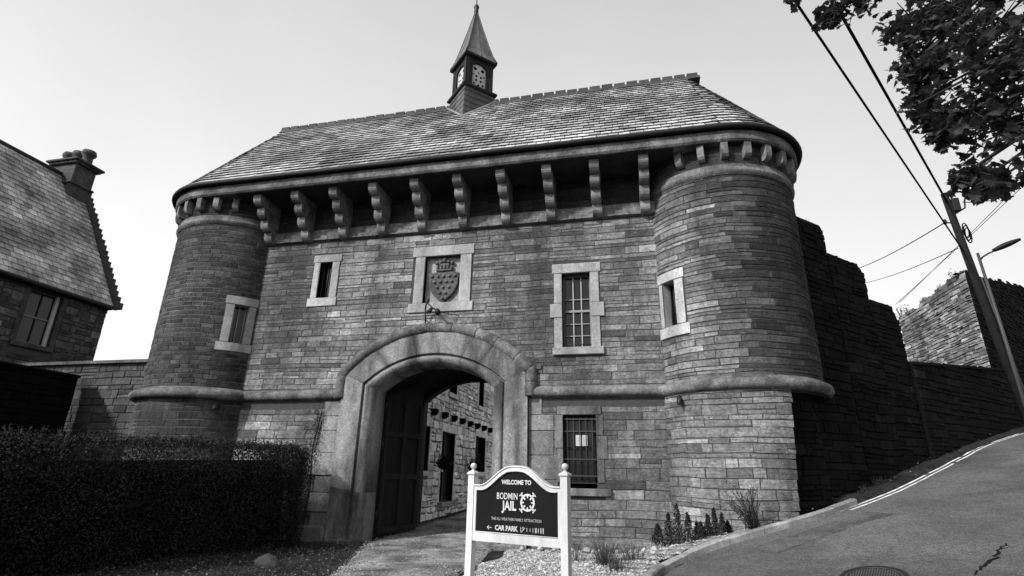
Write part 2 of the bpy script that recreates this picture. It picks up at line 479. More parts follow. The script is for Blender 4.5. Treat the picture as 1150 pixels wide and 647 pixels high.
def kerb():
    mb = MB()
    # individual kerb stones of uneven length along the smoothed line
    L = np.concatenate([[0], np.cumsum(np.linalg.norm(np.diff(KR[:, :2], axis=0), axis=1))])
    at = lambda s: np.array([np.interp(s, L, KR[:, 0]), np.interp(s, L, KR[:, 1]), np.interp(s, L, KR[:, 2])])
    def nrm(s):
        a, b = at(s-.1), at(s+.1); t = (b-a)[:2]; t /= np.linalg.norm(t); return np.array([t[1], -t[0], 0])
    s = .3; rg = random.Random(3)
    send = np.interp(3.95, KR[:, 0], L)
    while s < send:
        l = rg.uniform(.65, 1.2)
        dz = rg.uniform(-.012, .012); cc = rg.uniform(.7, 1.2)
        pts = []
        K = 4
        for i in range(K+1):
            q = s+.008+(l-.016)*i/K
            p, n = at(q), nrm(q)
            for (o, h) in ((-.09, -.35), (-.09, .015), (-.065, .03), (.045, .03), (.07, .008), (.075, -.35)):
                pp = p + n*o; pts.append((pp[0], pp[1], pp[2]+h+dz+.004*rg.uniform(-1, 1)))
        fs = [(i*6+j, i*6+j+1, (i+1)*6+j+1, (i+1)*6+j) for i in range(K) for j in range(5)]
        fs += [tuple(range(6))[::-1], tuple(K*6+j for j in range(6))]
        mb.add(pts, fs, cc)
        s += l
    return struct(mb.build('kerb', M_kerb, recalc=True))
kerb()

def road_lines():
    mb = MB()
    L = np.concatenate([[0], np.cumsum(np.linalg.norm(np.diff(KR[:, :2], axis=0), axis=1))])
    s0 = np.interp(3.98, KR[:, 0], L)
    rg = random.Random(5)
    for off in (.05, .21):
        s = s0 + (.15 if off > .1 else 0)
        while s < L[-1]-6:
            p = []
            for q in (s, s+.25):
                x, y = np.interp(q, L, KR[:, 0]), np.interp(q, L, KR[:, 1])
                i = int(np.argmin(abs(L-q))); n = KN[i]
                for e in (-.032, .032):
                    xx, yy = x+n[0]*(off+e), y+n[1]*(off+e)
                    p.append((xx, yy, zsurf(xx, yy)+.006))
            if not (rg.random() < (.02 if s-s0 < 5 else .10)):
                mb.add(p, [(0, 1, 3, 2)])
            s += .25
    return struct(mb.build('road_lines', M_line))
road_lines()

def drive():
    mb = MB()
    ys = [18, 12, 8, 5, 3, 1.5, .6, 0, -.6, -1.2, -2, -3, -4, -5, -6.5, -8, -10, -13, -18]
    xl = np.interp(-np.array(ys), [-18, -.1, 1.5, 4.5, 8, 18], [-7.3, -7.0, -6.35, -5.3, -4.9, -5.5])
    xr = np.interp(-np.array(ys), [-18, -.1, 3, 8, 18], [-2.0, -3.6, -3.15, -3.1, -1.5])
    M = 22; pts = []
    Y2 = []
    yy = np.linspace(18, -18, 110)
    for y in yy:
        a, b = np.interp(-y, -np.array(ys), xl), np.interp(-y, -np.array(ys), xr)
        for j in range(M+1):
            t = j/M
            x = a+(b-a)*t + (.14*noise.noise(Vector((y*.8, j*.0, 1))) if j == 0 else 0) + (.10*noise.noise(Vector((y*.9, 0, 4))) if j == M else 0)
            cam = .03*(1-(2*t-1)**2)
            z = zground(x, y) + .012 + cam + .02*noise.noise(Vector((x*1.3, y*1.3, 9)))
            if j in (0, M): z = zground(x, y) - .04
            pts.append((x, y, z))
    fs = [(i*(M+1)+j, i*(M+1)+j+1, (i+1)*(M+1)+j+1, (i+1)*(M+1)+j) for i in range(len(yy)-1) for j in range(M)]
    mb.add(pts, [f[::-1] for f in fs], 1, 0, True)
    return struct(mb.build('drive', M_drive, recalc=False))
drive()

def pebble(mb, p, r, rg, c, sq=.7):
    a = rg.uniform(0, 6.28)
    ca, sa = math.cos(a), math.sin(a)
    rx, ry, rz = r*rg.uniform(.7, 1.3), r*rg.uniform(.6, 1.1), r*sq*rg.uniform(.7, 1.2)
    base = [(1, 0, 0), (.4, .9, .1), (-.7, .6, -.1), (-.9, -.4, .1), (.2, -1, 0), (.1, .1, 1), (0, 0, -1), (.6, -.3, .75), (-.5, .3, .7)]
    pts = []
    for x, y, z in base:
        x, y, z = x*rx*rg.uniform(.85, 1.15), y*ry*rg.uniform(.85, 1.15), z*rz
        pts.append((p[0]+x*ca-y*sa, p[1]+x*sa+y*ca, p[2]+z))
    mb.add(pts, [(0, 1, 7), (1, 5, 7), (1, 2, 8), (1, 8, 5), (2, 3, 8), (3, 5, 8), (3, 4, 5), (4, 7, 5), (4, 0, 7), (1, 0, 6), (2, 1, 6), (3, 2, 6), (4, 3, 6), (0, 4, 6)], c)

def gravel():
    mb = MB(); rg = random.Random(11)
    n = 0
    while n < 11000:
        x, y = rg.uniform(-3.4, 1.6), rg.uniform(-6.5, -.15)
        dist, side, i = kerb_near(x, y)
        if side > -.1 or dist < .1: continue
        if x < -3.05 + .1*math.sin(y*3) : continue
        if y > -.25-.25*max(0, x+.2): continue
        r = rg.uniform(.010, .030) if rg.random() < .9 else rg.uniform(.03, .05)
        z = zground(x, y)
        pebble(mb, (x, y, z+r*.25), r, rg, rg.uniform(.45, 1.35))
        n += 1
    struct(mb.build('gravel', M_gravel), 'stuff')
    # the bed under the loose gravel
    mb = MB(); pts = []; nx, ny = 44, 50
    for j in range(ny+1):
        y = -7.5+7.4*j/ny
        for i in range(nx+1):
            xr = 1.9
            for k in range(20):
                dd, sd, _ = kerb_near(xr, y)
                if sd < -.0 : break
                xr -= .15
            xr = max(xr, -2.9)
            x = -3.08+.08*math.sin(y*3) + (xr+3.05)*i/nx
            pts.append((x, y, zground(x, y)+.004))
    mb.add(pts, [(j*(nx+1)+i, j*(nx+1)+i+1, (j+1)*(nx+1)+i+1, (j+1)*(nx+1)+i) for j in range(ny) for i in range(nx)], 1, 0, True)
    struct(mb.build('gravel_bed', M_gravelb))
gravel()

def grit():
    mb = MB(); rg = random.Random(19)
    for _ in range(2600):
        y = rg.uniform(-5.5, 6)
        a = np.interp(-y, [-18, -.1, 1.5, 4.5, 8, 18], [-7.3, -7.0, -6.35, -5.3, -4.9, -5.5]); b = np.interp(-y, [-18, -.1, 3, 8, 18], [-2.0, -3.6, -3.15, -3.1, -1.5])
        t = rg.random()
        if rg.random() < .6: t = abs(rg.gauss(0, .16)) if rg.random() < .6 else 1-abs(rg.gauss(0, .12))
        if not 0 <= t <= 1: continue
        x = a+(b-a)*t
        pebble(mb, (x, y, zground(x, y)+.014+.03*(1-(2*t-1)**2)), rg.uniform(.008, .028), rg, rg.uniform(.25, .9))
    for _ in range(1500):
        i = rg.randrange(22, len(KR)-40); o = .10+abs(rg.gauss(0, .10)); x, y = KR[i, 0]+KN[i, 0]*o+rg.uniform(-.12, .12), KR[i, 1]+KN[i, 1]*o+rg.uniform(-.12, .12)
        pebble(mb, (x, y, zsurf(x, y)+.003), rg.uniform(.005, .016), rg, rg.uniform(.12, .6))
    struct(mb.build('loose_stones', M_gravel), 'stuff')
grit()

def litter():
    mb = MB(); rg = random.Random(12); n = 0
    while n < 5200:
        x, y = rg.uniform(-9.2, -5.0), rg.uniform(-8, -.2)
        lim = np.interp(-y, [-.1, 1.5, 4.5, 8], [-7.0, -6.2, -5.1, -4.7])
        if x > lim + .25*rg.random(): continue
        z = zground(x, y)
        leaf(mb, (x, y, z+rg.uniform(.0, .03)), rg.uniform(.025, .065), rg, rg.uniform(.15, 1.2), 0, 0, (rg.gauss(0, .45), rg.gauss(0, .45), 1))
        n += 1
    for _ in range(1500):
        x, y = rg.uniform(2.5, 14), rg.uniform(-2, 10)
        dist, side, i = kerb_near(x, y)
        if side > 0 or dist > .6: continue
        leaf(mb, (x, y, zground(x, y)+.02), rg.uniform(.03, .09), rg, rg.uniform(.4, 1.6), 0, 0, (rg.gauss(0, .5), rg.gauss(0, .5), 1))
    struct(mb.build('leaf_litter', M_dry), 'stuff')
    mb = MB(); n = 0
    while n < 420:
        x, y = rg.uniform(-9.2, -5.0), rg.uniform(-8, -.3)
        lim = np.interp(-y, [-.1, 1.5, 4.5, 8], [-7.1, -6.4, -5.4, -5.0])
        if x > lim or noise.noise(Vector((x*1.1, y*1.1, 8))) < -.15: continue
        tuft(mb, (x, y, zground(x, y)), 16, rg.uniform(.06, .16), rg, .12, (.6, 2.6)); n += 1
    struct(mb.build('verge_grass', M_leafh), 'stuff')
litter()

# stones edging the gravel
rg = random.Random(21)
WS = [(-2.75, -.55), (-2.35, -.5), (-2.0, -.6), (-1.62, -.5), (-1.28, -.62), (-.95, -.55), (-.62, -.68), (-.3, -.75), (-.02, -.82), (.2, -.95), (.42, -1.12), (-1.1, -.85), (-.2, -1.0)]
for (x, y) in WS:
    mb = MB(); pebble(mb, (x, y, zground(x, y)+.05), rg.uniform(.07, .12), rg, rg.uniform(.85, 1.2), .75)
    o = mb.build('white_stone', M_gravel)
    tag(o, 'fist sized white stone in the row along the foot of the gatehouse wall', 'stone', 'white stones along the wall')

def boulder():
    mb = MB(); rg = random.Random(4)
    n, m_ = 14, 8; pts = []
    for j in range(m_+1):
        th = PI*.5*j/m_
        for i in range(n):
            a = 2*PI*i/n
            v = Vector((math.cos(a)*math.cos(th)*.26, math.sin(a)*math.cos(th)*.2, math.sin(th)*.2))
            v *= 1+.30*noise.noise(v*4+Vector((3, 1, 2)))+.14*noise.noise(v*11)
            pts.append((-7.05+v.x, -3.75+v.y, zground(-7.05, -3.75)-.05+v.z))
    fs = [(j*n+i, j*n+(i+1) % n, (j+1)*n+(i+1) % n, (j+1)*n+i) for j in range(m_) for i in range(n)]
    mb.add(pts, fs, 1, 0, True)
    tag(mb.build('boulder', M_rock), 'rounded grey boulder lying in the leaf litter in front of the dark hedge', 'boulder')
boulder()

# ------------------------------------------------------------------ the gatehouse
GH = thing('gatehouse', 'two-towered stone gatehouse with slate roof, arched gateway and spired bell turret', 'gatehouse', (-5.35, 0, 0))
TR, TL, TRAD, TCY = 2.5, -13.16, 2.03, 1.0
XL, XR = -11.35, .72

WIN = {'up': (-1.83, -1.06, 4.76, 6.86), 'lo': (-1.85, -1.02, 1.40, 3.02), 'slit': (-9.39, -8.97, 6.55, 7.72), 'crest': (-5.9, -4.8, 6.2, 7.66)}
def facade():
    mb = MB()
    f = lambda u, z, d: (u, -d, z)
    hs = [[(a, c), (b, c), (b, d), (a, d)] for a, b, c, d in WIN.values()]
    arch = arc_outline(2.0, 3.88, 4.66, z0=-.6)
    outer = [(XL-.3, -.6)] + [arch[0]] + arch[1:] + [(XR+.3, -.6), (XR+.3, 9.72), (XL-.3, 9.72)]
    mb.holed(outer, hs, lambda a, b: (a, 0, b), .9, 1)
    # reveals
    for k, (a, b, c, d) in WIN.items():
        dp = .30
        for p, q in (((a, c), (b, c)), ((b, c), (b, d)), ((b, d), (a, d)), ((a, d), (a, c))):
            mb.quad((p[0], 0, p[1]), (q[0], 0, q[1]), (q[0], dp, q[1]), (p[0], dp, p[1]), 1.2, 1)
    def blocked(zb, zt):
        r = []
        zm = (zb+zt)/2
        def rect(a, b, c, d):
            if zt > c+.01 and zb < d-.01: r.append((a, b))
        rect(-2.05, -.80, 4.60, 7.13); rect(-2.14, -.72, 5.6, 5.97)
        rect(-2.0, -.86, 1.1, 3.2)
        rect(-9.62, -8.70, 6.30, 7.95)
        rect(-6.28, -4.42, 5.95, 7.96)
        # arch surround + hood
        if zm < 4.15: r.append((-5.405-2.80, -5.405+2.80))
        else:
            rise = 5.44-4.15; Rr = (2.73**2+rise**2)/(2*rise); cz = 5.44-Rr
            rr = Rr+.02
            if zm-cz < rr:
                h = math.sqrt(rr*rr-(zm-cz)**2); r.append((-5.405-h, -5.405+h))
        rect(XL-1, XR+1, 3.5, 3.72)
        rect(XL-1, XR+1, 8.42, 8.85)
        return r
    stones(mb, f, XL-.2, XR+.2, -.4, 3.55, blocked, (.14, .30), (.35, 1.0), .010, .014, .009, seed=31, tone=(.62, 1.25))
    stones(mb, f, XL-.2, XR+.2, 3.68, 8.42, blocked, (.09, .22), (.3, 1.05), .009, .012, .008, seed=32, tone=(.55, 1.25), pale=.09)
    stones(mb, f, XL-.2, XR+.2, 8.85, 9.72, None, (.18, .26), (.4, 1.0), seed=33, tone=(.10, .2))  # recess behind the corbels toned near black to hold the eaves shade
    # plinth ledge along the foot, right of the gate
    mb.box(-2.6, .55, -.16, .02, -.4, .16, .9, 0, .02)
    return mb.build('facade_wall', [M_stone, M_mortar], GH)
facade()

def course():
    mb = MB(); rg = random.Random(9)
    x = XL-.1
    while x < XR+.1:
        l = min(rg.uniform(.6, 1.3), XR+.1-x)
        t = rg.uniform(.75, 1.15)
        mb.prism([(0, 8.45), (-.12, 8.47), (-.12, 8.80), (-.03, 8.86), (0, 8.86)], lambda a, b: (x+.004, a, b), lambda a, b: (x+l-.004, a, b), t)
        x += l
    mb.build('machicolation_course', M_stone, GH, True)
course()

# gate surround, swept from arch outlines
def gate():
    mb = MB()
    prof = [(2.66, 4.2, 5.36, 0.02), (2.66, 4.2, 5.36, -.14), (2.05, 3.9, 4.71, -.14), (2.03, 3.89, 4.68, -.05), (1.99, 3.88, 4.65, -.05), (1.985, 3.87, 4.645, -.09), (1.93, 3.85, 4.60, -.125), (1.86, 3.82, 4.54, -.12),
            (1.78, 3.79, 4.47, -.06), (1.71, 3.77, 4.42, .04), (1.68, 3.76, 4.395, .18), (1.68, 3.76, 4.395, .62)]
    ol0 = [[(x, y, z) for x, z in arc_outline(w, zs, zc, n=26, z0=-.3)] for w, zs, zc, y in prof]
    rg = random.Random(76); n0 = len(ol0[0]); cuts = []; i = 1
    while i < n0-1:
        cuts.append(i); i += rg.choice((1, 2, 3)) if (i < 3 or i > n0-4) else rg.choice((3, 4, 4, 5))
    ol = []; joint = []
    for o_ in ol0:
        q = [o_[0]]; joint = []
        for i in range(1, n0):
            a_, b_ = Vector(o_[i-1]), Vector(o_[i])
            if i in cuts:
                e = (b_-a_).normalized()*.007
                c_ = (Vector(o_[i+1])-b_).normalized()*.007
                q += [tuple(b_-e), tuple(b_+c_)]; joint += [0, 1]
            else: q.append(o_[i]); joint.append(0)
        ol.append(q)
    nn = len(ol[0])
    # voussoir joints: a slightly different tone per block along the outline
    rg = random.Random(77)
    tones = []
    k = 0; t = 1
    for i in range(nn):
        if i > 0 and i-1 < len(joint) and joint[i-1]: t = rg.uniform(.75, 1.15)
        tones.append(.35 if i < len(joint) and joint[i] else t)
    for a in range(len(ol)-1):
        for i in range(nn-1):
            mb.add([ol[a][i], ol[a][i+1], ol[a+1][i+1], ol[a+1][i]], [(0, 1, 2, 3)], tones[i], 0, a >= 5)
    o = mb.build('arch_surround', M_granite, GH)
    # the smooth roll has to be welded to shade as a curve
    import bmesh
    bm = bmesh.new(); bm.from_mesh(o.data); bmesh.ops.remove_doubles(bm, verts=bm.verts, dist=.0005); bmesh.ops.recalc_face_normals(bm, faces=bm.faces); bm.to_mesh(o.data); bm.free()
    # jamb stops, dressed blocks beside the gate, buttress strip with its base
    q = MB(); q2 = MB(); rg = random.Random(8)
    z = -.3
    while z < 3.4:
        h = min(rg.uniform(.38, .6), 3.45-z)
        w = rg.choice((.55, .8))
        q.box(-8.07-w, -8.075, -.03-.05*(w > .6), .02, z+.006, z+h-.006, rg.uniform(.75, 1.05), 0, .014)
        w = rg.choice((.35, .65, .75))
        q2.box(-2.735, -2.735+w, -.028, .02, z+.006, z+h-.006, rg.uniform(.55, .85), 0, .014)
        z += h
    q.box(-8.85, -8.08, -.20, .02, -.35, .22, .7, 0, .05)
    q.box(-8.03, -7.1, -.19, .5, -.35, -.08, .8, 0, .04)
    q2.box(-3.7, -2.78, -.19, .5, -.35, -.02, .8, 0, .04)
    q2.build('jamb_blocks', M_granite, GH)
    q.build('jamb_blocks', M_granite, GH)
    # vaulted passage and the rear arch
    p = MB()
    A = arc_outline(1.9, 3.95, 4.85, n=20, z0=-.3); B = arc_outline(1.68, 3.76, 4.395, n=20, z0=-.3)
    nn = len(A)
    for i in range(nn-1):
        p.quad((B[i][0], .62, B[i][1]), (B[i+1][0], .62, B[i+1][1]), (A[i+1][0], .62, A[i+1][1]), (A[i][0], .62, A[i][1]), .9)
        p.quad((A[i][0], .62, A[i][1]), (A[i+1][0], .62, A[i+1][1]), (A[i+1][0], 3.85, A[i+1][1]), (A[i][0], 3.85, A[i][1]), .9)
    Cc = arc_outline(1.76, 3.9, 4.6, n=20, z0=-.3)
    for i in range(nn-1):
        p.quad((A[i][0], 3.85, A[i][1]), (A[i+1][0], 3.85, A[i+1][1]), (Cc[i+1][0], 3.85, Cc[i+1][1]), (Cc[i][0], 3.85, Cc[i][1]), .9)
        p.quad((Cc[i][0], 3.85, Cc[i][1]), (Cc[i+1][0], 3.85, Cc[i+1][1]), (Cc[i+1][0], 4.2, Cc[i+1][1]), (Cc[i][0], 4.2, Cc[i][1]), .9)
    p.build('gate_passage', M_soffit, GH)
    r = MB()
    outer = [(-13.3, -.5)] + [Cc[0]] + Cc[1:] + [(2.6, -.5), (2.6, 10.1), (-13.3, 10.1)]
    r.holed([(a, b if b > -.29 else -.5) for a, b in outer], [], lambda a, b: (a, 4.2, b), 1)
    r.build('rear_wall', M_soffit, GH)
gate()

def hood():
    mb = MB()
    cx = -5.405; w = 2.73; zs, zc = 4.15, 5.44
    rise = zc-zs; Rr = (w*w+rise*rise)/(2*rise); cz = zc-Rr; a = math.asin(w/Rr)
    path = [(cx-w, -.06, 3.50), (cx-w, -.06, 3.62), (cx-w, -.06, 3.85), (cx-w, -.06, 4.05)]
    for i in range(31):
        an = -a+2*a*i/30
        path.append((cx+Rr*math.sin(an), -.06, cz+Rr*math.cos(an)))
    path += [(cx+w, -.06, 4.05), (cx+w, -.06, 3.85), (cx+w, -.06, 3.62), (cx+w, -.06, 3.50)]
    rg = random.Random(30); i = 0
    fine = []
    for a_, b_ in zip(path, path[1:]):
        for k in range(4): fine.append(Vector(a_).lerp(Vector(b_), k/4))
    fine.append(Vector(path[-1]))
    fine = [p + Vector((noise.noise(p*5), 0, noise.noise(p*5+Vector((9, 0, 0)))))*.014 for p in fine]
    while i < len(fine)-1:
        j = min(len(fine)-1, i+rg.choice((9, 12, 14)))
        if len(fine)-1-j < 5: j = len(fine)-1
        seg = fine[i:j+1]
        r_ = .165+rg.uniform(-.002, .002)
        mb.tube(seg, [r_-.003]+[r_+.008*noise.noise(p*7) for p in seg[1:-1]]+[r_-.003], 14, rg.uniform(.85, 1.1))
        i = j
    o = mb.build('hood_mould', M_granited, GH)
def torus_prof(r=.15): return [(r*math.cos(a), r*math.sin(a)) for a in [PI*.5-PI*k/8 for k in range(9)]]
def string_course():
    mb = MB(); rg = random.Random(14)
    def run(mb, x0, x1):
        x = x0
        while x < x1-.01:
            l = rg.uniform(.8, 1.4)
            if x+l > x1-.3: l = x1-x
            t = rg.uniform(.8, 1.1)
            dz = rg.uniform(-.006, .006)
            pr = [(.03, -.17)] + [(-.05-.13*math.cos(b), .135*math.sin(b)) for b in [-PI*.5+PI*k/10 for k in range(11)]] + [(.03, .19)]
            mb.add([(xx, a, 3.60+b+dz) for xx in (x+.003, x+l-.003) for a, b in pr], [(i, i+1, len(pr)+i+1, len(pr)+i) for i in range(len(pr)-1)], t, 0, True)
            x += l
    for c, a0, a1, xa, xb, TB in ((TR, R(-62), R(115), -2.66, XR+.15, 2.085), (TL, R(-115), R(64), XL-.15, -8.16, 2.17)):
        mb = MB(); run(mb, xa, xb)
        n = 44; k = 0; t = 1
        pr = [(2.02, -.17)] + [(TB+.14*math.cos(b), .135*math.sin(b)) for b in [-PI*.5+PI*q/10 for q in range(11)]] + [(2.02, .22)]
        for i in range(n):
            if k <= 0: k = rg.choice((5, 6, 7)); t = rg.uniform(.8, 1.12)
            k -= 1
            g = .0015 if k == 0 else 0
            A, B = a0+(a1-a0)*i/n, a0+(a1-a0)*(i+1)/n-g
            P = [(c+r*math.sin(an), TCY-r*math.cos(an), 3.58+z) for an in (A, B) for r, z in pr]
            mb.add(P, [(i2, i2+1, len(pr)+i2+1, len(pr)+i2) for i2 in range(len(pr)-1)], t, 0, True)
        mb.build('string_course', M_granited, GH, True)
hood(); string_course()

# corbels
def corbel_mesh(X):
    mb = MB(); w = .26; rg = random.Random(int(X*100))
    for k in range(4):
        z0 = 8.44+.33*k; out = -(.30+.26*k); prev = -(.30+.26*(k-1)) if k else 0
        pl = [(0.0, z0), (prev+.05 if k else -.05, z0)]
        pl += [(out+.24*(1-math.sin(a))*.9, z0+.20*(1-math.cos(a))) for a in [PI/2*q/5 for q in range(1, 6)]]
        pl += [(out, z0+.325), (0.0, z0+.325)]
        dx = rg.uniform(-.012, .012)
        mb.prism(pl, lambda a, b: (X-w/2+dx, a, b), lambda a, b: (X+w/2+dx, a, b), rg.uniform(.75, 1.25))
    return mb.build('corbel', M_corbel, GH, True)
for k in range(10):
    corbel_mesh(-11.26+1.31*k)

def cornice():
    mb = MB(); rg = random.Random(15)
    zb, zt = 9.76, 10.06
    # straight run, cut into long stones
    x = TL
    while x < TR-.01:
        l = rg.uniform(1.1, 2.0)
        if x+l > TR-.6: l = TR-x
        mb.prism([(.05, zb), (-1.26, zb), (-1.30, zb+.05), (-1.30, zt), (.05, zt)], lambda a, b: (x+.003, a, b), lambda a, b: (x+l-.003, a, b), rg.uniform(.75, 1.15))
        x += l
    for c, s in ((TR, 1), (TL, -1)):
        n = 30; k = 0; t = 1
        pr = [(1.0, zb), (2.26, zb), (2.30, zb+.05), (2.30, zt), (1.0, zt)]
        for i in range(n):
            if k <= 0: k = rg.choice((3, 4)); t = rg.uniform(.75, 1.15)
            k -= 1
            A, B = R(120)*i/n, R(120)*(i+1)/n - (.0015 if k == 0 else 0)
            P = [(c+s*r*math.sin(an), TCY-r*math.cos(an), z) for an in (A, B) for r, z in pr]
            m_ = len(pr)
            mb.add(P, [(q, (q+1) % m_, m_+(q+1) % m_, m_+q) for q in range(m_)], t, 0, False)
    mb.build('cornice', M_granited, GH, True)
    sf = MB()  # added near-black sheet below the cornice, painting in the eaves shade
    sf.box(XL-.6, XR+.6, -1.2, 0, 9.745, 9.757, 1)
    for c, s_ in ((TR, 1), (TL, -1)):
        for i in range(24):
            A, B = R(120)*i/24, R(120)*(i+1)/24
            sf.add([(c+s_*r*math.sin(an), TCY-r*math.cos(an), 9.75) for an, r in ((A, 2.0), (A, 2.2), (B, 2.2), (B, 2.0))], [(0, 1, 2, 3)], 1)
    sf.build('soffit_shade', M_soffit, GH)
    g = MB()
    path = []
    for i in range(21): a = R(-120)+R(120)*i/20; path.append((TL+2.39*math.sin(a), TCY-2.39*math.cos(a), 10.13))
    for i in range(1, 20): path.append((TL+(TR-TL)*i/20, TCY-2.39, 10.13+.006*math.sin(i*2.1)))
    for i in range(21): a = R(120)*i/20; path.append((TR+2.39*math.sin(a), TCY-2.39*math.cos(a), 10.13))
    g.tube(path, .075, 8)
    g.build('gutter', M_gutter, GH)
cornice()

# towers
def tower(cx, s, mstone, seed, regular):
    T = bpy.data.objects.new('tower', None); COL.objects.link(T); T.parent = GH
    T.location = Vector((cx, TCY, 0)) - GH.location
    # s = +1: right-hand tower (angles grow to +x); the same angle convention serves both
    def fmap(u, z, d, rad=TRAD):
        a = u/rad; return (cx+(rad+d)*math.sin(a), TCY-(rad+d)*math.cos(a), z)
    A0, A1 = (R(-75), R(140)) if s > 0 else (R(-140), R(75))
    rr = TRAD
    slit = ((R(-60.5)*rr, R(-34.3)*rr, 4.86, 6.6) if s > 0 else (R(34)*rr, R(61)*rr, 4.88, 6.6))
    op = ((R(-55)*rr, R(-43)*rr, 5.15, 6.33) if s > 0 else (R(42)*rr, R(54)*rr, 5.15, 6.33))
    def blocked(zb, zt):
        r = []
        if zt > slit[2]+.02 and zb < slit[3]-.02: r.append((slit[0]+.03, slit[1]-.03))
        return r
    d = MB()
    # backing drum with the slit opening left out
    n = 60
    for i in range(n):
        a, b = A0+(A1-A0)*i/n, A0+(A1-A0)*(i+1)/n
        for z0, z1 in ((3.4, op[2]), (op[2], op[3]), (op[3], 9.75)):
            if z0 == op[2] and (a*rr < op[1] and b*rr > op[0]): continue
            d.quad(fmap(a*rr, z0, 0), fmap(b*rr, z0, 0), fmap(b*rr, z1, 0), fmap(a*rr, z1, 0), .9, 1)
    def drum_tone(u, z):   # stones darker round the right of this drum and near its top, ragged edge
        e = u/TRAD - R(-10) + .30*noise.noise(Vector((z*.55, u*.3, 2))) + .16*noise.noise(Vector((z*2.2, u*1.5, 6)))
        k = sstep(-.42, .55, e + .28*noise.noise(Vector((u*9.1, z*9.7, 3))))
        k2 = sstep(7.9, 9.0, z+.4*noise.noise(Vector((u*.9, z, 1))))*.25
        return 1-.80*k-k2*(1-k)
    if regular:
        stones(d, fmap, A0*rr, A1*rr, 3.72, 9.15, blocked, (.125, .155), (.2, .42), .014, .012, .006, seed, (.5, 1.3), None, .05, 2)
    else:
        stones(d, fmap, A0*rr, A1*rr, 3.72, 9.15, blocked, (.08, .22), (.25, .9), .011, .018, .010, seed, (.5, 1.3), None, .07, 3, 0, drum_tone)
    stones(d, fmap, A0*rr, A1*rr, 9.15, 9.75, None, (.25, .3), (.3, .7), .01, .02, .006, seed+1, (.2, .45), None, 0, 2)  # stones between the small corbels, cornice shade put into their tone
    # lower drum
    lr = TRAD+.05
    fl = lambda u, z, dd: fmap(u, z, dd, lr)
    if s > 0:
        # facing stones stop at a ragged break; the recessed core shows beyond it
        edge = lambda z: R(18+6*(z-.85)/2.4)*lr
        def bl2(zb, zt):
            e = edge((zb+zt)/2)+.045*noise.noise(Vector((zb*4, 1, 1)))
            return [(e, 99)]
        nz = 14
        for k in range(nz):
            z0, z1 = -.3+3.8*k/nz, -.3+3.8*(k+1)/nz
            e0, e1 = edge(z0)-.1, edge(z1)-.1
            m_ = 16
            for i in range(m_):
                f0, f1 = i/m_, (i+1)/m_
                s0 = A0*lr
                d.quad(fl(s0+(e0-s0)*f0, z0, 0), fl(s0+(e0-s0)*f1, z0, 0), fl(s0+(e1-s0)*f1, z1, 0), fl(s0+(e1-s0)*f0, z1, 0), .9, 1)
            d.quad(fl(e0, z0, 0), fmap(e0/lr*1.75, z0, 0, 1.75), fmap(e1/lr*1.75, z1, 0, 1.75), fl(e1, z1, 0), .6, 1)
        stones(d, fl, A0*lr, edge(2)+.3, -.2, 3.5, bl2, (.10, .26), (.25, .9), .010, .016, .011, seed+2, (.55, 1.2), None, .10, 3)
        fc = lambda u, z, dd: fmap(u, z, dd, 1.76)
        for i in range(20):
            a, b = R(10)+R(130)*i/20, R(10)+R(130)*(i+1)/20
            d.quad(fc(a*1.76, -.3, 0), fc(b*1.76, -.3, 0), fc(b*1.76, 3.5, 0), fc(a*1.76, 3.5, 0), .9, 3)
        stones(d, fc, R(10)*1.76, R(140)*1.76, -.2, 3.5, None, (.12, .3), (.2, .7), .015, .04, .02, seed+3, (.6, 1.4), None, .1, 2, m=2)
        for i in range(20):
            a, b = R(5)+R(135)*i/20, R(5)+R(135)*(i+1)/20
            d.quad(fmap(a*1.7, 3.42, 0, 1.7), fmap(b*1.7, 3.42, 0, 1.7), fmap(b*2.1, 3.42, 0, 2.1), fmap(a*2.1, 3.42, 0, 2.1), .6, 3)
    else:
        for i in range(n):
            a, b = A0+(A1-A0)*i/n, A0+(A1-A0)*(i+1)/n
            d.quad(fl(a*lr, -.4, 0), fl(b*lr, -.4, 0), fl(b*lr, 3.5, 0), fl(a*lr, 3.5, 0), 1.0, 1)
        stones(d, fl, A0*lr, A1*lr, -.3, 3.5, None, (.19, .24), (.4, .7), .014, .012, .006, seed+2, (.7, 1.3), None, .02, 2)
    d.build('drum', [mstone, M_mortarl if regular else M_mortar, M_shade, M_shadem], T)
    # dressed surround of the arrow slit
    q = MB()
    def blk(u0, u1, z0, z1, out, t):
        e = .012; m_ = 5
        pts = []
        for i in range(m_+1):
            u = u0+(u1-u0)*i/m_
            pts += [fmap(u, z0, -.01), fmap(u, z0+e, out), fmap(u, z1-e, out), fmap(u, z1, -.01)]
        fs = []
        for i in range(m_):
            a = i*4; b = a+4
            fs += [(a, b, b+1, a+1), (a+1, b+1, b+2, a+2), (a+2, b+2, b+3, a+3)]
        fs += [(0, 1, 2, 3), (m_*4+3, m_*4+2, m_*4+1, m_*4)]
        q.add(pts, fs, t)
    s0, s1, z0, z1 = slit; o0, o1, oz0, oz1 = op
    blk(s0+.02, s1-.02, oz1, z1, .035, 1.25); blk(s0-.03, s1+.03, z0, oz0, .045, 1.3)
    blk(s0+.06, o0, oz0+.003, oz1-.003, .033, 1.15); blk(o1, s1-.06, oz0+.003, oz1-.003, .033, 1.2)
    dp = -.28
    for (ua, za), (ub, zb) in (((o0, oz0), (o0, oz1)), ((o1, oz0), (o1, oz1)), ((o0, oz0), (o1, oz0)), ((o0, oz1), (o1, oz1))):
        q.quad(fmap(ua, za, .033), fmap(ub, zb, .033), fmap(ub, zb, dp), fmap(ua, za, dp), 1.2)
    W = q.build('slit_window', M_dress, T)
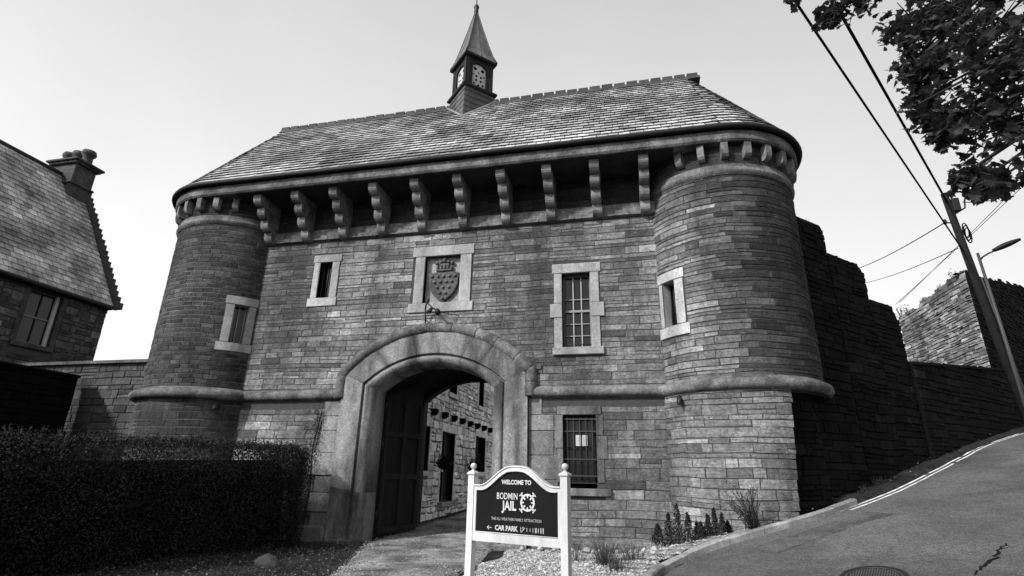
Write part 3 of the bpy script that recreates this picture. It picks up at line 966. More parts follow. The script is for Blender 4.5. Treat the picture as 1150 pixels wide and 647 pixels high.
    g = MB()
    g.quad(fmap(o0-.05, oz0-.05, dp+.03), fmap(o1+.05, oz0-.05, dp+.03), fmap(o1+.05, oz1+.05, dp+.03), fmap(o0-.05, oz1+.05, dp+.03), 1)
    # a narrow timber casement inside
    um = (o0*.6+o1*.4)
    g.build('slit_glass', M_glass, T)
    h = MB()
    for ua in (o0+.02, um, o1-.05):
        h.tube([fmap(ua, oz0, dp+.07), fmap(ua, oz1, dp+.07)], .018, 6)
    h.build('casement', M_greyp if s < 0 else M_iron, T)
    # moulded band and the small corbels beneath the cornice
    b = MB(); nn = 50
    pr = [(2.02, 8.90), (2.06, 8.90), (2.10, 8.95), (2.12, 9.0), (2.10, 9.06), (2.07, 9.12), (2.07, 9.2), (2.02, 9.2)]
    kk = 0; t = 1; rg = random.Random(seed)
    for i in range(nn):
        if kk <= 0: kk = rg.choice((4, 5)); t = rg.uniform(.8, 1.15)
        kk -= 1
        a, c2 = A0+(A1-A0)*i/nn, A0+(A1-A0)*(i+1)/nn
        P = [(cx+r*math.sin(an), TCY-r*math.cos(an), z) for an in (a, c2) for r, z in pr]
        b.add(P, [(j, j+1, len(pr)+j+1, len(pr)+j) for j in range(len(pr)-1)], t)
    b.build('band', M_granited, T, True)
    for k in range(9):
        an = R(-29+15.3*k) if s > 0 else R(28-15.3*k)
        mb = MB(); w = .085
        pl = [(2.03, 9.34), (2.10, 9.34), (2.17, 9.37), (2.22, 9.43), (2.24, 9.52), (2.24, 9.745), (2.03, 9.745)]
        e = Vector((math.sin(an), -math.cos(an), 0)); tt = Vector((math.cos(an), math.sin(an), 0)); c0 = Vector((cx, TCY, 0))
        mb.prism(pl, lambda r, z: c0+e*r-tt*w+Vector((0, 0, z)), lambda r, z: c0+e*r+tt*w+Vector((0, 0, z)), rg.uniform(.8, 1.25))
        mb.build('small_corbel', M_corbel, T, True)
    return T
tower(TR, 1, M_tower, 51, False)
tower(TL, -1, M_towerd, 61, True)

# windows of the facade
def upper_window():
    x0, x1, z0, z1 = WIN['up']
    q = MB()
    q.box(-2.10, -.76, -.05, .05, z1, 7.14, 1.05, 0, .014)
    for a, b in ((-2.05, x0), (x1, -.82)):
        q.box(a, b, -.04, .28, z0, 5.585, 1.0, 0, .012); q.box(a, b, -.04, .28, 5.985, z1-.003, 1.05, 0, .012)
    q.box(-2.16, x0, -.055, .28, 5.59, 5.98, 1.1, 0, .012); q.box(x1, -.70, -.055, .28, 5.59, 5.98, 1.02, 0, .012)
    q.box(-2.09, -.74, -.10, .28, 4.56, z0, .85, 0, .014)
    W = q.build('window', M_dress, GH)
    g = MB(); g.quad((x0, .26, z0), (x1, .26, z0), (x1, .26, z1), (x0, .26, z1)); g.build('pane', M_glass, W)
    s = MB()
    zm = (z0+z1)/2+.0
    s.box(x0, x0+.06, .17, .25, z0, z1, .25); s.box(x1-.045, x1, .17, .25, z0, z1, .5); s.box(x0, x1, .17, .25, z1-.07, z1, .2); s.box(x0, x1, .17, .25, z0, z0+.06, .3)
    s.box(x0+.06, x1-.045, .18, .24, zm-.03, zm+.03, .7)
    for k in (1, 2):
        xx = x0+.06+(x1-x0-.105)*k/3
        s.box(xx-.014, xx+.014, .19, .235, z0+.06, zm-.03, 1.0); s.box(xx-.014, xx+.014, .19, .235, zm+.03, z1-.07, 1.0)
    for zz in (z0+.36, z0+.69, zm+.34):
        s.box(x0+.06, x1-.045, .195, .23, zz-.010, zz+.010, .8)
    s.build('sash', M_greyp, W)
    b = MB()
    for k in range(3): b.tube([(x0+.2+.2*k, .10, z0), (x0+.2+.2*k, .10, z0+.1)], .01, 5)
    b.tube([(x0, .1, z0+.10), (x1, .1, z0+.10)], .012, 5)
    b.tube([(x0+.24+.14*math.cos(a), .1, z0+.10+.05*math.sin(a)) for a in [PI*k/8 for k in range(9)]], .01, 5)
    b.build('guard_rail', M_iron, W)
upper_window()

def lower_window():
    x0, x1, z0, z1 = WIN['lo']
    q = MB()
    q.box(-2.0, -.88, -.035, .05, z1, 3.23, .8, 0, .014)
    q.box(-2.0, x0, -.03, .28, z0+.003, 2.2, .7, 0, .012); q.box(-2.05, x0, -.035, .28, 2.206, z1-.003, .8, 0, .012)
    q.box(x1, -.75, -.035, .28, 1.95, 2.5, .85, 0, .012); q.box(x1, -.84, -.03, .28, z0+.003, 1.944, .75, 0, .012); q.box(x1, -.84, -.03, .28, 2.506, z1-.003, .75, 0, .012)
    q.box(-2.02, -.70, -.11, .28, 1.10, z0-.13, .95, 0, .014); q.box(x0, x1, -.0, .28, z0-.135, z0, .45, 0, .012)
    W = q.build('window', M_granite, GH)
    g = MB(); g.quad((x0, .24, z0), (x1, .24, z0), (x1, .24, z1), (x0, .24, z1)); g.build('pane', M_glass, W)
    s = MB()
    s.box(x0, x0+.07, .14, .23, z0, z1, 1); s.box(x1-.07, x1, .14, .23, z0, z1, 1); s.box(x0, x1, .14, .23, z1-.08, z1, 1); s.box(x0, x1, .14, .23, z0, z0+.07, 1)
    s.box(x0+.07, x1-.07, .16, .22, 2.18, 2.24, 1)
    s.box((x0+x1)/2-.02, (x0+x1)/2+.02, .16, .22, z0+.07, z1-.08, 1)
    s.build('sash', M_darkwood, W)
    b = MB()
    for k in range(5): xx = x0+.1+(x1-x0-.2)*k/4; b.tube([(xx, .06, z0+.02), (xx, .06, z1-.02)], .012, 6, 1.8)
    for zz in (z0+.16, 1.95, 2.62, z1-.1): b.box(x0-.01, x1+.01, .045, .075, zz-.016, zz+.016, 2.0)
    b.build('iron_bars', M_iron, W)
    for xa, xb, t_ in ((-1.545, -1.415, .9), (-1.385, -1.245, .75)):
        n = MB(); n.box(xa, xb, .10, .104, 2.27, 2.53, t_)
        for k in range(6): n.box(xa+.02, xb-.02, .0975, .0995, 2.31+.03*k, 2.318+.03*k, .35)
        n.build('notice', M_paper, W)
lower_window()

def slit_window():
    x0, x1, z0, z1 = WIN['slit']
    q = MB()
    q.box(-9.64, -8.67, -.04, .05, z1, 7.97, .95, 0, .014)
    q.box(-9.60, x0, -.035, .29, z0, z1-.003, 1.1, 0, .012); q.box(x1, -8.72, -.035, .29, z0, z1-.003, 1.1, 0, .012)
    q.box(-9.67, -8.68, -.05, .29, 6.28, z0, 1.15, 0, .014)
    W = q.build('slit_window', M_dress, GH)
    g = MB(); g.quad((x0, .26, z0), (x1, .26, z0), (x1, .26, z1), (x0, .26, z1)); g.build('pane', M_glass, W)
    s = MB(); s.tube([((x0+x1)/2-.03, .18, z0), ((x0+x1)/2-.03, .18, z1)], .016, 6); s.box(x0, x0+.04, .17, .23, z0, z1, 1.5)
    s.build('casement', M_iron, W)
slit_window()

def crest():
    x0, x1, z0, z1 = WIN['crest']
    q = MB()
    q.box(-6.30, -4.39, -.05, .05, z1, 7.98, 1.0, 0, .014)
    q.box(-6.20, x0, -.04, .2, z0, z1-.003, 1.1, 0, .012); q.box(x1, -4.46, -.04, .2, z0, z1-.003, 1.1, 0, .012)
    q.box(-6.33, -4.37, -.06, .2, 5.92, z0, 1.05, 0, .014)
    W = q.build('crest_frame', M_dress, GH)
    p = MB(); p.quad((x0, .16, z0), (x1, .16, z0), (x1, .16, z1), (x0, .16, z1), 1.0); p.build('crest_panel', M_dress, W)
    s = MB(); cx = -5.33; zt = 7.17; hw = .46; h = .93
    out = [(cx-hw, zt-.03), (cx-hw*.5, zt+.01), (cx, zt-.01), (cx+hw*.5, zt+.01), (cx+hw, zt-.03)]
    for k in range(1, 9): t = k/9; out.append((cx+hw*(1-t**3.3)*1.0, zt-.03-h*t*.96))
    out.append((cx, zt-h))
    for k in range(8, 0, -1): t = k/9; out.append((cx-hw*(1-t**3.3), zt-.03-h*t*.96))
    n = len(out)
    inn = [(cx+(a-cx)*.93, zt-.45+(b-zt+.45)*.94) for a, b in out]
    s.add([(a, .16, b) for a, b in out]+[(a, .07, b) for a, b in out]+[(a, .055, b) for a, b in inn], [(i, (i+1) % n, n+(i+1) % n, n+i) for i in range(n)]+[(n+i, n+(i+1) % n, 2*n+(i+1) % n, 2*n+i) for i in range(n)]+[tuple(range(2*n, 3*n))], .62)
    for r in range(5):
        c = 5-r
        for k in range(c):
            bx = cx+(k-(c-1)/2)*.178; bz = zt-.13-.172*r
            prof = [(.052, 0), (.05, .025), (.04, .045), (.02, .056), (0.001, .058)]
            pts = []; fs = []
            for rr, hh in prof:
                for j in range(10): a = 2*PI*j/10; pts.append((bx+rr*math.cos(a), .058-hh, bz+rr*math.sin(a)))
            for i in range(4):
                for j in range(10): fs.append((i*10+j, i*10+(j+1) % 10, (i+1)*10+(j+1) % 10, (i+1)*10+j))
            s.add(pts, fs, 1.0, 0, True)
    s.build('shield', M_granited, W, True)
    c = MB()
    c.box(cx-.25, cx+.25, .04, .16, 7.20, 7.27, .7, 0, .02)
    for k in range(5):
        xx = cx-.22+.11*k
        c.box(xx-.035, xx+.035, .05, .15, 7.27, 7.36+.03*(k % 2 == 0), .9, 0, .02)
    for dx, dz, r in ((-.24, 7.47, .06), (0, 7.56, .08), (.24, 7.47, .06), (-.12, 7.50, .055), (.12, 7.50, .055)):
        c.lathe([(.001, -r), (r*.7, -r*.7), (r, 0), (r*.7, r*.7), (.001, r)], (cx+dx, .09, dz), 8, .95)
    c.box(cx-.16, cx+.16, .06, .15, 7.35, 7.46, .75, 0, .03)
    c.build('crown', M_granited, W, True)
crest()

def lamp_bracket():
    m = MB()
    m.tube([(-5.72, -.12, 5.5), (-5.72, -.14, 5.8), (-5.71, -.2, 6.0), (-5.66, -.3, 6.10), (-5.58, -.35, 6.08), (-5.42, -.38, 5.93), (-5.28, -.4, 5.84)], .022, 6)
    m.tube([(-5.75, -.02, 5.7), (-5.72, -.16, 5.7)], .018, 6)
    m.tube([(-5.62, -.33, 6.1), (-5.60, -.34, 6.22)], [.02, .05], 6)
    m.tube([(-5.28, -.4, 5.86), (-5.22, -.5, 5.76)], [.06, .085], 8); m.tube([(-5.46, -.38, 5.92), (-5.50, -.46, 5.80)], [.05, .07], 8)
    m.tube([(-5.22, -.38, 5.80), (-4.75, -.02, 5.78)], .010, 5)
    m.build('lamp_bracket', M_iron, GH)
    p = MB(); p.box(-2.52, -2.40, -.05, .02, 4.20, 4.32, 1, 0, .01); p.build('wall_plate', M_granited, GH)
    s = MB(); s.lathe([(.10, 0), (.12, .15), (.02, .16)], (-11.75, -.55, 3.18), 8); s.build('water_spout', M_iron, GH)
    s = MB()
    s.tube([(1.0, -.46, 3.36), (.98, -.62, 3.28), (.97, -.66, 3.17)], [.06, .06, .04], 8)
    s.build('water_spout', M_iron, GH)
lamp_bracket()

def gate_leaf():
    m = MB()
    a = R(12.5); L = 1.78
    ux, uy = math.sin(a), math.cos(a)
    O = Vector((-7.05, .66, 0))
    def F(u, d, z): return (O.x+ux*u+uy*d, O.y+uy*u-ux*d, z)
    # boards with an arched head
    top = lambda u: 3.62+.55*math.sin(PI/2*min(1, u/L*1.0))
    nb = 9
    for k in range(nb):
        u0, u1 = L*k/nb+.004, L*(k+1)/nb-.004
        p = [F(u0, 0, -.02), F(u1, 0, -.02), F(u1, 0, top(u1)), F(u0, 0, top(u0))]; q = [F(u0, .05, -.02), F(u1, .05, -.02), F(u1, .05, top(u1)), F(u0, .05, top(u0))]
        m.add(p+q, [(0, 3, 2, 1), (4, 5, 6, 7), (0, 1, 5, 4), (1, 2, 6, 5), (2, 3, 7, 6), (3, 0, 4, 7)], rnd.uniform(.8, 1.3))
    D = m.build('gate_leaf', M_darkwood, GH)
    r = MB()
    def bar(u0, u1, z0, z1, t=1.5):
        p = [F(u, d, z) for u in (u0, u1) for d in (.05, .085) for z in (z0, z1)]
        r.add(p, [(0, 1, 3, 2), (4, 6, 7, 5), (0, 4, 5, 1), (2, 3, 7, 6), (0, 2, 6, 4), (1, 5, 7, 3)], t)
    for z in (.0, 1.38, 2.55): bar(0, L, z, z+.15)
    for u in (0, .83, L-.13): bar(u, u+.13, .151, 1.379); bar(u, u+.13, 1.531, 2.549); bar(u, u+.13, 2.701, 3.55)
    r.build('rails', M_darkwood, D)
    for z in (.4, 2.2, 3.3): h = MB(); h.tube([F(-.02, .02, z), F(-.02, .02, z+.18)], .03, 8); h.build('hinge', M_iron, D)
gate_leaf()

# roof
RZ, RY, RX0, RX1 = 14.98, 2.6, -13.78, 2.36
def roof():
    mb = MB()
    EB = -1.36; EZ = 10.18; RE = TCY-EB
    lin = lambda a, b: (lambda u: Vector(a).lerp(Vector(b), u))
    rows = 22
    slates(mb, lin((TL, EB, EZ), (TR, EB, EZ)), lin((RX0, RY, RZ), (RX1, RY, RZ)), rows, .32, 41, (.68, 1.2))
    cone = lambda c, a0, a1: (lambda u: (c+RE*math.sin(a0+(a1-a0)*u), TCY-RE*math.cos(a0+(a1-a0)*u), EZ))
    ap = lambda p: (lambda u: p)
    slates(mb, cone(TR, 0, R(90)), ap((RX1, RY, RZ)), rows, .30, 42)
    slates(mb, cone(TL, R(-90), 0), ap((RX0, RY, RZ)), rows, .30, 43)
    slates(mb, lin((TR+RE, TCY, EZ), (TR+RE, 4.6, EZ)), ap((RX1, RY, RZ)), rows, .34, 44)
    slates(mb, lin((TL-RE, 4.6, EZ), (TL-RE, TCY, EZ)), ap((RX0, RY, RZ)), rows, .34, 45)
    # boarding beneath
    k = 12
    def under(bot, top, n):
        for i in range(n):
            a, b = i/n, (i+1)/n
            mb.quad(bot(a), bot(b), top(b), top(a), .6, 1)
    under(lin((TL, EB, EZ), (TR, EB, EZ)), lin((RX0, RY, RZ), (RX1, RY, RZ)), 1)
    under(cone(TR, 0, R(90)), ap((RX1, RY, RZ)), 14); under(cone(TL, R(-90), 0), ap((RX0, RY, RZ)), 14)
    under(lin((TR+RE, TCY, EZ), (TR+RE, 4.6, EZ)), ap((RX1, RY, RZ)), 1); under(lin((TL-RE, 4.6, EZ), (TL-RE, TCY, EZ)), ap((RX0, RY, RZ)), 1)
    under(lin((TR+RE, 4.6, EZ), (TL-RE, 4.6, EZ)), lin((RX1, RY, RZ), (RX0, RY, RZ)), 1)
    Rf = mb.build('roof', [M_slate, M_slated], GH)
    # ridge tiles
    t = MB(); rg = random.Random(17); x = RX0-.1
    while x < RX1+.05:
        l = rg.uniform(.40, .45); h = .15+rg.uniform(-.012, .02)
        pl = [(-.20, -.16), (-.09, .0), (-.075, h), (.075, h), (.09, 0), (.20, -.16)]
        t.prism(pl, lambda a, b: (x+.02, RY+a, RZ+b), lambda a, b: (x+l-.045, RY+a, RZ+b), rg.uniform(.7, 1.4))
        t.prism([(-.21, -.17), (-.06, .05), (.06, .05), (.21, -.17)], lambda a, b: (x+l-.05, RY+a, RZ+b), lambda a, b: (x+l+.02, RY+a, RZ+b), 1.6)
        x += l
    t.build('ridge_tiles', M_slated, Rf, True)
    # lead hips
    h = MB()
    for P0, P1 in (((TR+.9, EB+.22, EZ+.1), (RX1, RY, RZ)),):
        pass
    return Rf
roof()

def turret():
    C0 = Vector((-5.6, 2.6, 0))
    T = bpy.data.objects.new('bell_turret', None); COL.objects.link(T); T.parent = GH; T.location = C0 - GH.location
    def ring(h, z): return [(C0.x-h, C0.y, z), (C0.x, C0.y-h, z), (C0.x+h, C0.y, z), (C0.x, C0.y+h, z)]
    def stack(mb, prof, tones=None):
        for i in range(len(prof)-1):
            a, b = ring(*prof[i]), ring(*prof[i+1])
            for k in range(4):
                mb.quad(a[k], a[(k+1) % 4], b[(k+1) % 4], b[k], (.8, 1.25, .9, .8)[k] if tones is None else tones)
    b = MB(); stack(b, [(.93, 12.6), (.90, 15.2), (.90, 15.3)], 1.0)
    # weather boards on the base
    for z in np.arange(13.2, 15.2, .24):
        r0 = ring(.925, z); r1 = ring(.905, z+.05)
        for k in range(4): b.quad(r0[k], r0[(k+1) % 4], r1[(k+1) % 4], r1[k], .5)
    b.build('turret_base', M_slate_base, T)
    c = MB(); stack(c, [(.86, 15.26), (1.02, 15.32), (1.03, 15.40), (.95, 15.46), (.80, 15.50)], 1.0); c.build('sill', M_gutter, T)
    w = MB()
    H = .80; z0, z1 = 15.48, 16.80
    # corner posts and arched frames on the four faces, with pale pierced screens set in
    pts = ring(H, 0)
    for k in range(4):
        A, B = Vector(pts[k]), Vector(pts[(k+1) % 4]); L = (B-A).length; u = (B-A)/L
        nrm = Vector((u.y, -u.x, 0))
        P = lambda s, z, d=0: (A.x+u.x*s+nrm.x*d, A.y+u.y*s+nrm.y*d, z)
        hole = [(.26, z0+.06), (L-.26, z0+.06), (L-.26, z1-.42)] + [(L/2+(L/2-.26)*math.cos(a), z1-.42+.24*math.sin(a)) for a in [PI*q/8 for q in range(1, 8)]] + [(.26, z1-.42)]
        w.holed([(0, z0), (L, z0), (L, z1), (0, z1)], [hole], lambda s, z: P(s, z), 1.0)
        n = len(hole)
        for i in range(n):
            p, q = hole[i], hole[(i+1) % n]; w.quad(P(*p), P(*q), P(q[0], q[1], -.10), P(p[0], p[1], -.10), .6)
        w.quad(P(-.0, z0, .03), P(.12, z0, .03), P(.12, z1, .03), P(-.0, z1, .03), 1.4); w.quad(P(L-.12, z0, .03), P(L, z0, .03), P(L, z1, .03), P(L-.12, z1, .03), 1.4)
        w.quad(P(.12, z0, .03), P(.12, z1, .03), P(.12, z1, 0), P(.12, z0, 0), 1.4); w.quad(P(L-.12, z0, .03), P(L-.12, z1, .03), P(L-.12, z1, 0), P(L-.12, z0, 0), 1.4)
        # screen with holes
        s = MB()
        sc = []
        cz = z0+.48; cxm = L/2
        for dx, dz, r in ((-.10, .09, .055), (.10, .09, .055), (-.10, -.09, .055), (.10, -.09, .055), (-.16, .42, .075), (.16, .42, .075), (-.19, -.26, .05), (.19, -.26, .05), (0, .27, .04), (0, -.30, .05), (-.23, .15, .035), (.23, .15, .035)):
            sc.append([(cxm+dx+r*math.cos(a), cz+dz+r*math.sin(a)) for a in [2*PI*q/8 for q in range(8)]])
        s.holed([(.24, z0+.04), (L-.24, z0+.04), (L-.24, z1-.16), (.24, z1-.16)], sc, lambda a, z: P(a, z, -.07), .85)
        s.build('pierced_screen', M_white, T)
    w.build('belfry', M_gutter, T)
    i = MB(); stack(i, [(.55, z0), (.55, z1)], 1.0); i.build('belfry_lining', M_darkwood, T)
    e = MB(); stack(e, [(.80, 16.78), (.98, 16.80), (.99, 16.88), (.93, 16.93)], 1.0); e.build('spire_eaves', M_gutter, T)
    s = MB()
    prof = [(.97, 16.90), (.80, 17.22), (.62, 17.75), (.30, 18.8), (.045, 19.72)]
    for q in range(len(prof)-1):
        a, b2 = ring(*prof[q]), ring(*prof[q+1])
        for k in range(4):
            n = 3
            for j in range(n):
                l = lambda r, f: Vector(r[k]).lerp(Vector(r[(k+1) % 4]), f)
                s.quad(l(a, j/n), l(a, (j+1)/n), l(b2, (j+1)/n), l(b2, j/n), (.75, 1.0, .85)[j])
    for k in range(4):
        s.tube([ring(h, z)[k] for h, z in prof], .03, 6, .5)
        s.tube([Vector(ring(h, z)[k]).lerp(Vector(ring(h, z)[(k+1) % 4]), .5) for h, z in prof[:-1]], .016, 5, .55)
    s.build('spire', M_lead, T)
    f = MB()
    f.lathe([(.06, 19.68), (.10, 19.74), (.07, 19.82), (.10, 19.90), (.12, 19.97), (.09, 20.06), (.025, 20.12), (.022, 20.5), (.06, 20.55), (.075, 20.62), (.05, 20.7), (.015, 20.74), (.012, 21.3), (.001, 21.32)], (C0.x, C0.y, 0), 10)
    f.tube([(C0.x-.2, C0.y, 21.05), (C0.x+.2, C0.y, 21.05)], .012, 5)
    f.build('finial', M_iron, T)
    fl = MB()
    # lead flashing where the base meets the slates
    for s_ in (-1, 1):
        p0 = (C0.x, 1.64, 13.86); p1 = (C0.x+s_*.97, 2.56, 15.02)
        fl.tube([p0, p1], .05, 6, 1.7)
    fl.build('flashing', M_lead, T)
turret()

# ------------------------------------------------------------------ courtyard building seen through the gate
def courtyard():
    B = thing('courtyard_building', 'pale rubble stone range with door and windows, seen through the gateway', 'building', (-7.5, 12, 0))
    X = -7.5
    m = MB()
    ops = [(4.45, 5.40, 1.65, 3.2), (6.72, 8.32, .55, 3.15), (11.35, 13.1, 1.70, 3.3), (7.25, 8.25, 4.75, 6.3), (11.6, 12.5, 4.75, 6.3), (16.5, 18, 1.8, 3.4)]
    m.holed([(4.21, -.4), (26, -.4), (26, 7.6), (4.21, 7.6)], [[(a, c), (b, c), (b, d), (a, d)] for a, b, c, d in ops], lambda a, b: (X, a, b), 1, 1)
    for a, b, c, d in ops:
        for p, q in (((a, c), (b, c)), ((b, c), (b, d)), ((b, d), (a, d)), ((a, d), (a, c))):
            m.quad((X, p[0], p[1]), (X, q[0], q[1]), (X-.25, q[0], q[1]), (X-.25, p[0], p[1]), .8, 1)
    def blocked(zb, zt):
        return [(a-.02, b+.02) for a, b, c, d in ops if zt > c-.02 and zb < d+.02]
    stones(m, lambda u, z, d: (X+d, u, z), 4.22, 26, -.3, 7.6, blocked, (.14, .34), (.16, .6), .035, .035, .035, 71, (.7, 1.2), None, .12)
    m.quad((X, 26, -.4), (-13.5, 26, -.4), (-13.5, 26, 7.6), (X, 26, 7.6), 1, 1)
    m.quad((-13.5, 26, -.4), (-13.5, 4.4, -.4), (-13.5, 4.4, 7.6), (-13.5, 26, 7.6), 1, 1)
    m.build('wall', [M_rubble, M_rubblem], B)
    r = MB()
    r.quad((X+.3, 4.3, 7.5), (X+.3, 26.3, 7.5), (-10.5, 26.3, 9.6), (-10.5, 4.3, 9.6), 1); r.quad((-10.5, 4.3, 9.6), (-10.5, 26.3, 9.6), (-13.8, 26.3, 7.5), (-13.8, 4.3, 7.5), 1)
    for y in (4.3, 26.3): r.add([(X+.3, y, 7.5), (-10.5, y, 9.6), (-13.8, y, 7.5)], [(0, 1, 2)], .8)
    r.build('roof', M_slate, B)
    for i, (a, b, c, d) in enumerate(ops):
        door = i == 1
        f = MB()
        f.box(X-.02, X+.05, a-.12, b+.12, d, d+.32, .95, 0, .012)
        if not door: f.box(X-.24, X+.09, a-.12, b+.12, c-.18, c, .85, 0, .012)
        else: f.box(X-.24, X+.20, a-.1, b+.1, c-.16, c, .35, 0, .012)
        f.box(X-.2, X+.03, a-.14, a, c+.003, d-.003, .9, 0, .012); f.box(X-.2, X+.03, b, b+.14, c+.003, d-.003, .9, 0, .012)
        W = f.build('door' if door else 'window', M_rubble, B)
        g = MB(); g.quad((X-.21, a, c), (X-.21, b, c), (X-.21, b, d), (X-.21, a, d)); g.build('door_leaf' if door else 'pane', M_darkwood if door else M_glass, W)
        s = MB(); t = .05
        s.box(X-.20, X-.15, a, a+t, c, d, 1); s.box(X-.20, X-.15, b-t, b, c, d, 1); s.box(X-.2, X-.15, a, b, d-t, d, 1); s.box(X-.2, X-.15, a, b, c, c+t, 1)
        s.box(X-.2, X-.155, (a+b)/2-.025, (a+b)/2+.025, c+t, d-t, 1); s.box(X-.2, X-.155, a+t, b-t, (c+d)/2-.02, (c+d)/2+.02, 1)
        s.build('frame', M_iron if door else M_darkwood, W)
        if door:
            for (a0, a1, c0, c1, t_) in ((.55, .75, 1.65, 1.9, 1), (.58, .72, 2.1, 2.22, .8), (.15, .4, .85, 1.05, .7)):
                p = MB(); p.box(X-.14, X-.135, a+a0, a+a1, c0, c1, t_); p.build('door_notice', M_paper, W)
    for k in range(12):
        y = 5.44+1.16*k
        c = MB()
        c.prism([(X-.05, 3.62), (X+.14, 3.62), (X+.24, 3.70), (X+.24, 3.86), (X-.05, 3.86)], lambda a, b: (a, y-.11, b), lambda a, b: (a, y+.11, b), .8)
        c.build('stone_bracket', M_shade, B)
    # hanging baskets, each hung from its wall bracket
    for (y, z, r, lab) in ((5.95, 1.95, .30, 'dark hanging flower basket left of the courtyard door'), (9.95, 1.90, .36, 'dark hanging flower basket right of the courtyard door')):
        H = thing('hanging_basket', lab, 'hanging basket', (X+.45, y, z), 'hanging baskets on the courtyard wall')
        b = MB(); b.lathe([(.02, -.26), (r*.6, -.2), (r*.9, -.08), (r, .02), (r*.9, .02)], (X+.45, y, z), 12, 1); b.build('basket', M_darkwood, H)
        l = MB(); rg = random.Random(int(y*10))
        for _ in range(420):
            th, ph = rg.uniform(0, 6.28), rg.uniform(-.3, 1.2)
            q = r*rg.uniform(.5, 1.1)
            leaf(l, (X+.45+q*math.cos(th)*math.cos(ph), y+q*math.sin(th)*math.cos(ph), z+.02+q*math.sin(ph)*.9), rg.uniform(.05, .1), rg, rg.uniform(.5, 1.3))
        l.build('plant', M_leafh, H)
        w = MB(); w.tube([(X+.0, y, z+.75), (X+.45, y, z+.78)], .014, 6)
        for a in (0, 2.1, 4.2): w.tube([(X+.45, y, z+.78), (X+.45+r*math.cos(a), y+r*math.sin(a), z+.02)], .006, 4)
        w.build('bracket', M_iron, H)
courtyard()

# ------------------------------------------------------------------ walls to the right
DIR = Vector((.72, .694, 0)).normalized(); P0 = Vector((4.2, .45, 0)); NOUT = Vector((DIR.y, -DIR.x, 0))
def wall_face(u, z, d, off=0): 
    p = P0 + DIR*u + NOUT*(d+off); return (p.x, p.y, z)
def stepped_wall():
    T = thing('stepped_wall', 'dark shaded stone wall dropping in three steps behind the right-hand tower', 'wall', (6, 2.2, 0))
    steps = [(-.6, 1.735, 8.45, .0), (1.737, 3.59, 7.62, .006), (3.592, 5.12, 6.58, .012)]
    for i, (a, b, zt, off) in enumerate(steps):
        m = MB(); th = 1.3
        f = lambda u, z, d: wall_face(u, z, d, off)
        rgx = random.Random(90+i)
        # core block with a shouldered top
        sh = (.10, .30, .45)[i]; top = [(a, zt), (b-sh, zt+.02), (b-sh*.3, zt-sh*.35), (b, zt-sh*1.1)]
        pl = [(a, -.5), (b, -.5)] + top[::-1]
        m.prism(pl, lambda u, z: f(u, z, 0), lambda u, z: f(u, z, -th), .9, 1)
        ztop = lambda u: float(np.interp(u, [q[0] for q in top], [q[1] for q in top]))+.06
        stones(m, f, a, b, -.2, zt+.02, None, (.12, .28), (.2, .75), .014, .035, .014, 80+i, (.5, 1.5), ztop, .08)
        # return face towards the road end
        fr = lambda u, z, d: tuple(Vector(f(b+d, z, 0)) - NOUT*u)
        stones(m, fr, 0, th, 2, zt-sh*1.1, None, (.12, .28), (.2, .6), .014, .03, .012, 95+i, (.5, 1.5), None, .08)
        for _ in range(26):   # ragged coping
            u = rgx.uniform(a, b-.3); 
            p = f(u, zt+.02, -rgx.uniform(0, th)); pebble(m, p, rgx.uniform(.05, .12), rgx, rgx.uniform(.5, 1.4), .6)
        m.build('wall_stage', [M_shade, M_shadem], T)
    m = MB(); rg = random.Random(5)
    for _ in range(26):
        u = rg.uniform(.2, 1.6); tuft(m, wall_face(u, 8.45, -rg.uniform(.1, 1.1)), 12, .24, rg, .08)
    o = m.build('grass_tuft', M_leafh); tag(o, 'thin grass growing on the highest step of the dark wall beside the tower', 'grass', kind='stuff')
stepped_wall()
def low_wall():
    m = MB(); f = lambda u, z, d: wall_face(u, z, d, .12)
    a, b, th = 5.12, 34, .6
    za = lambda u: 4.86+.088*(u-5.3)*(.95)+.0
    zg = lambda u: zground(*wall_face(u, 0, 0)[:2])
    n = 24
    for i in range(n):
        u0, u1 = a+(b-a)*i/n, a+(b-a)*(i+1)/n
        m.prism([(u0, zg(u0)-.6), (u1, zg(u1)-.6), (u1, za(u1)), (u0, za(u0))], lambda u, z: f(u, z, 0), lambda u, z: f(u, z, -th), .9, 1)
    stones(m, f, a, b, .6, za(b), None, (.12, .28), (.25, .8), .014, .035, .014, 85, (.5, 1.5), lambda u: za(u)+.08, .05)
    rg = random.Random(6)
    u = a+.05
    while u < b:
        l = rg.uniform(.3, .6)
        m.prism([(-.66, 0), (.06, 0), (.05, .08), (-.3, .13), (-.65, .08)], lambda d, z: f(u, za(u)+z, d), lambda d, z: f(u+l-.015, za(u+l)+z, d), rg.uniform(.5, 1.2))
        u += l
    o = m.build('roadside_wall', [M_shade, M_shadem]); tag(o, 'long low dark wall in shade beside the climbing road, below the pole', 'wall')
low_wall()

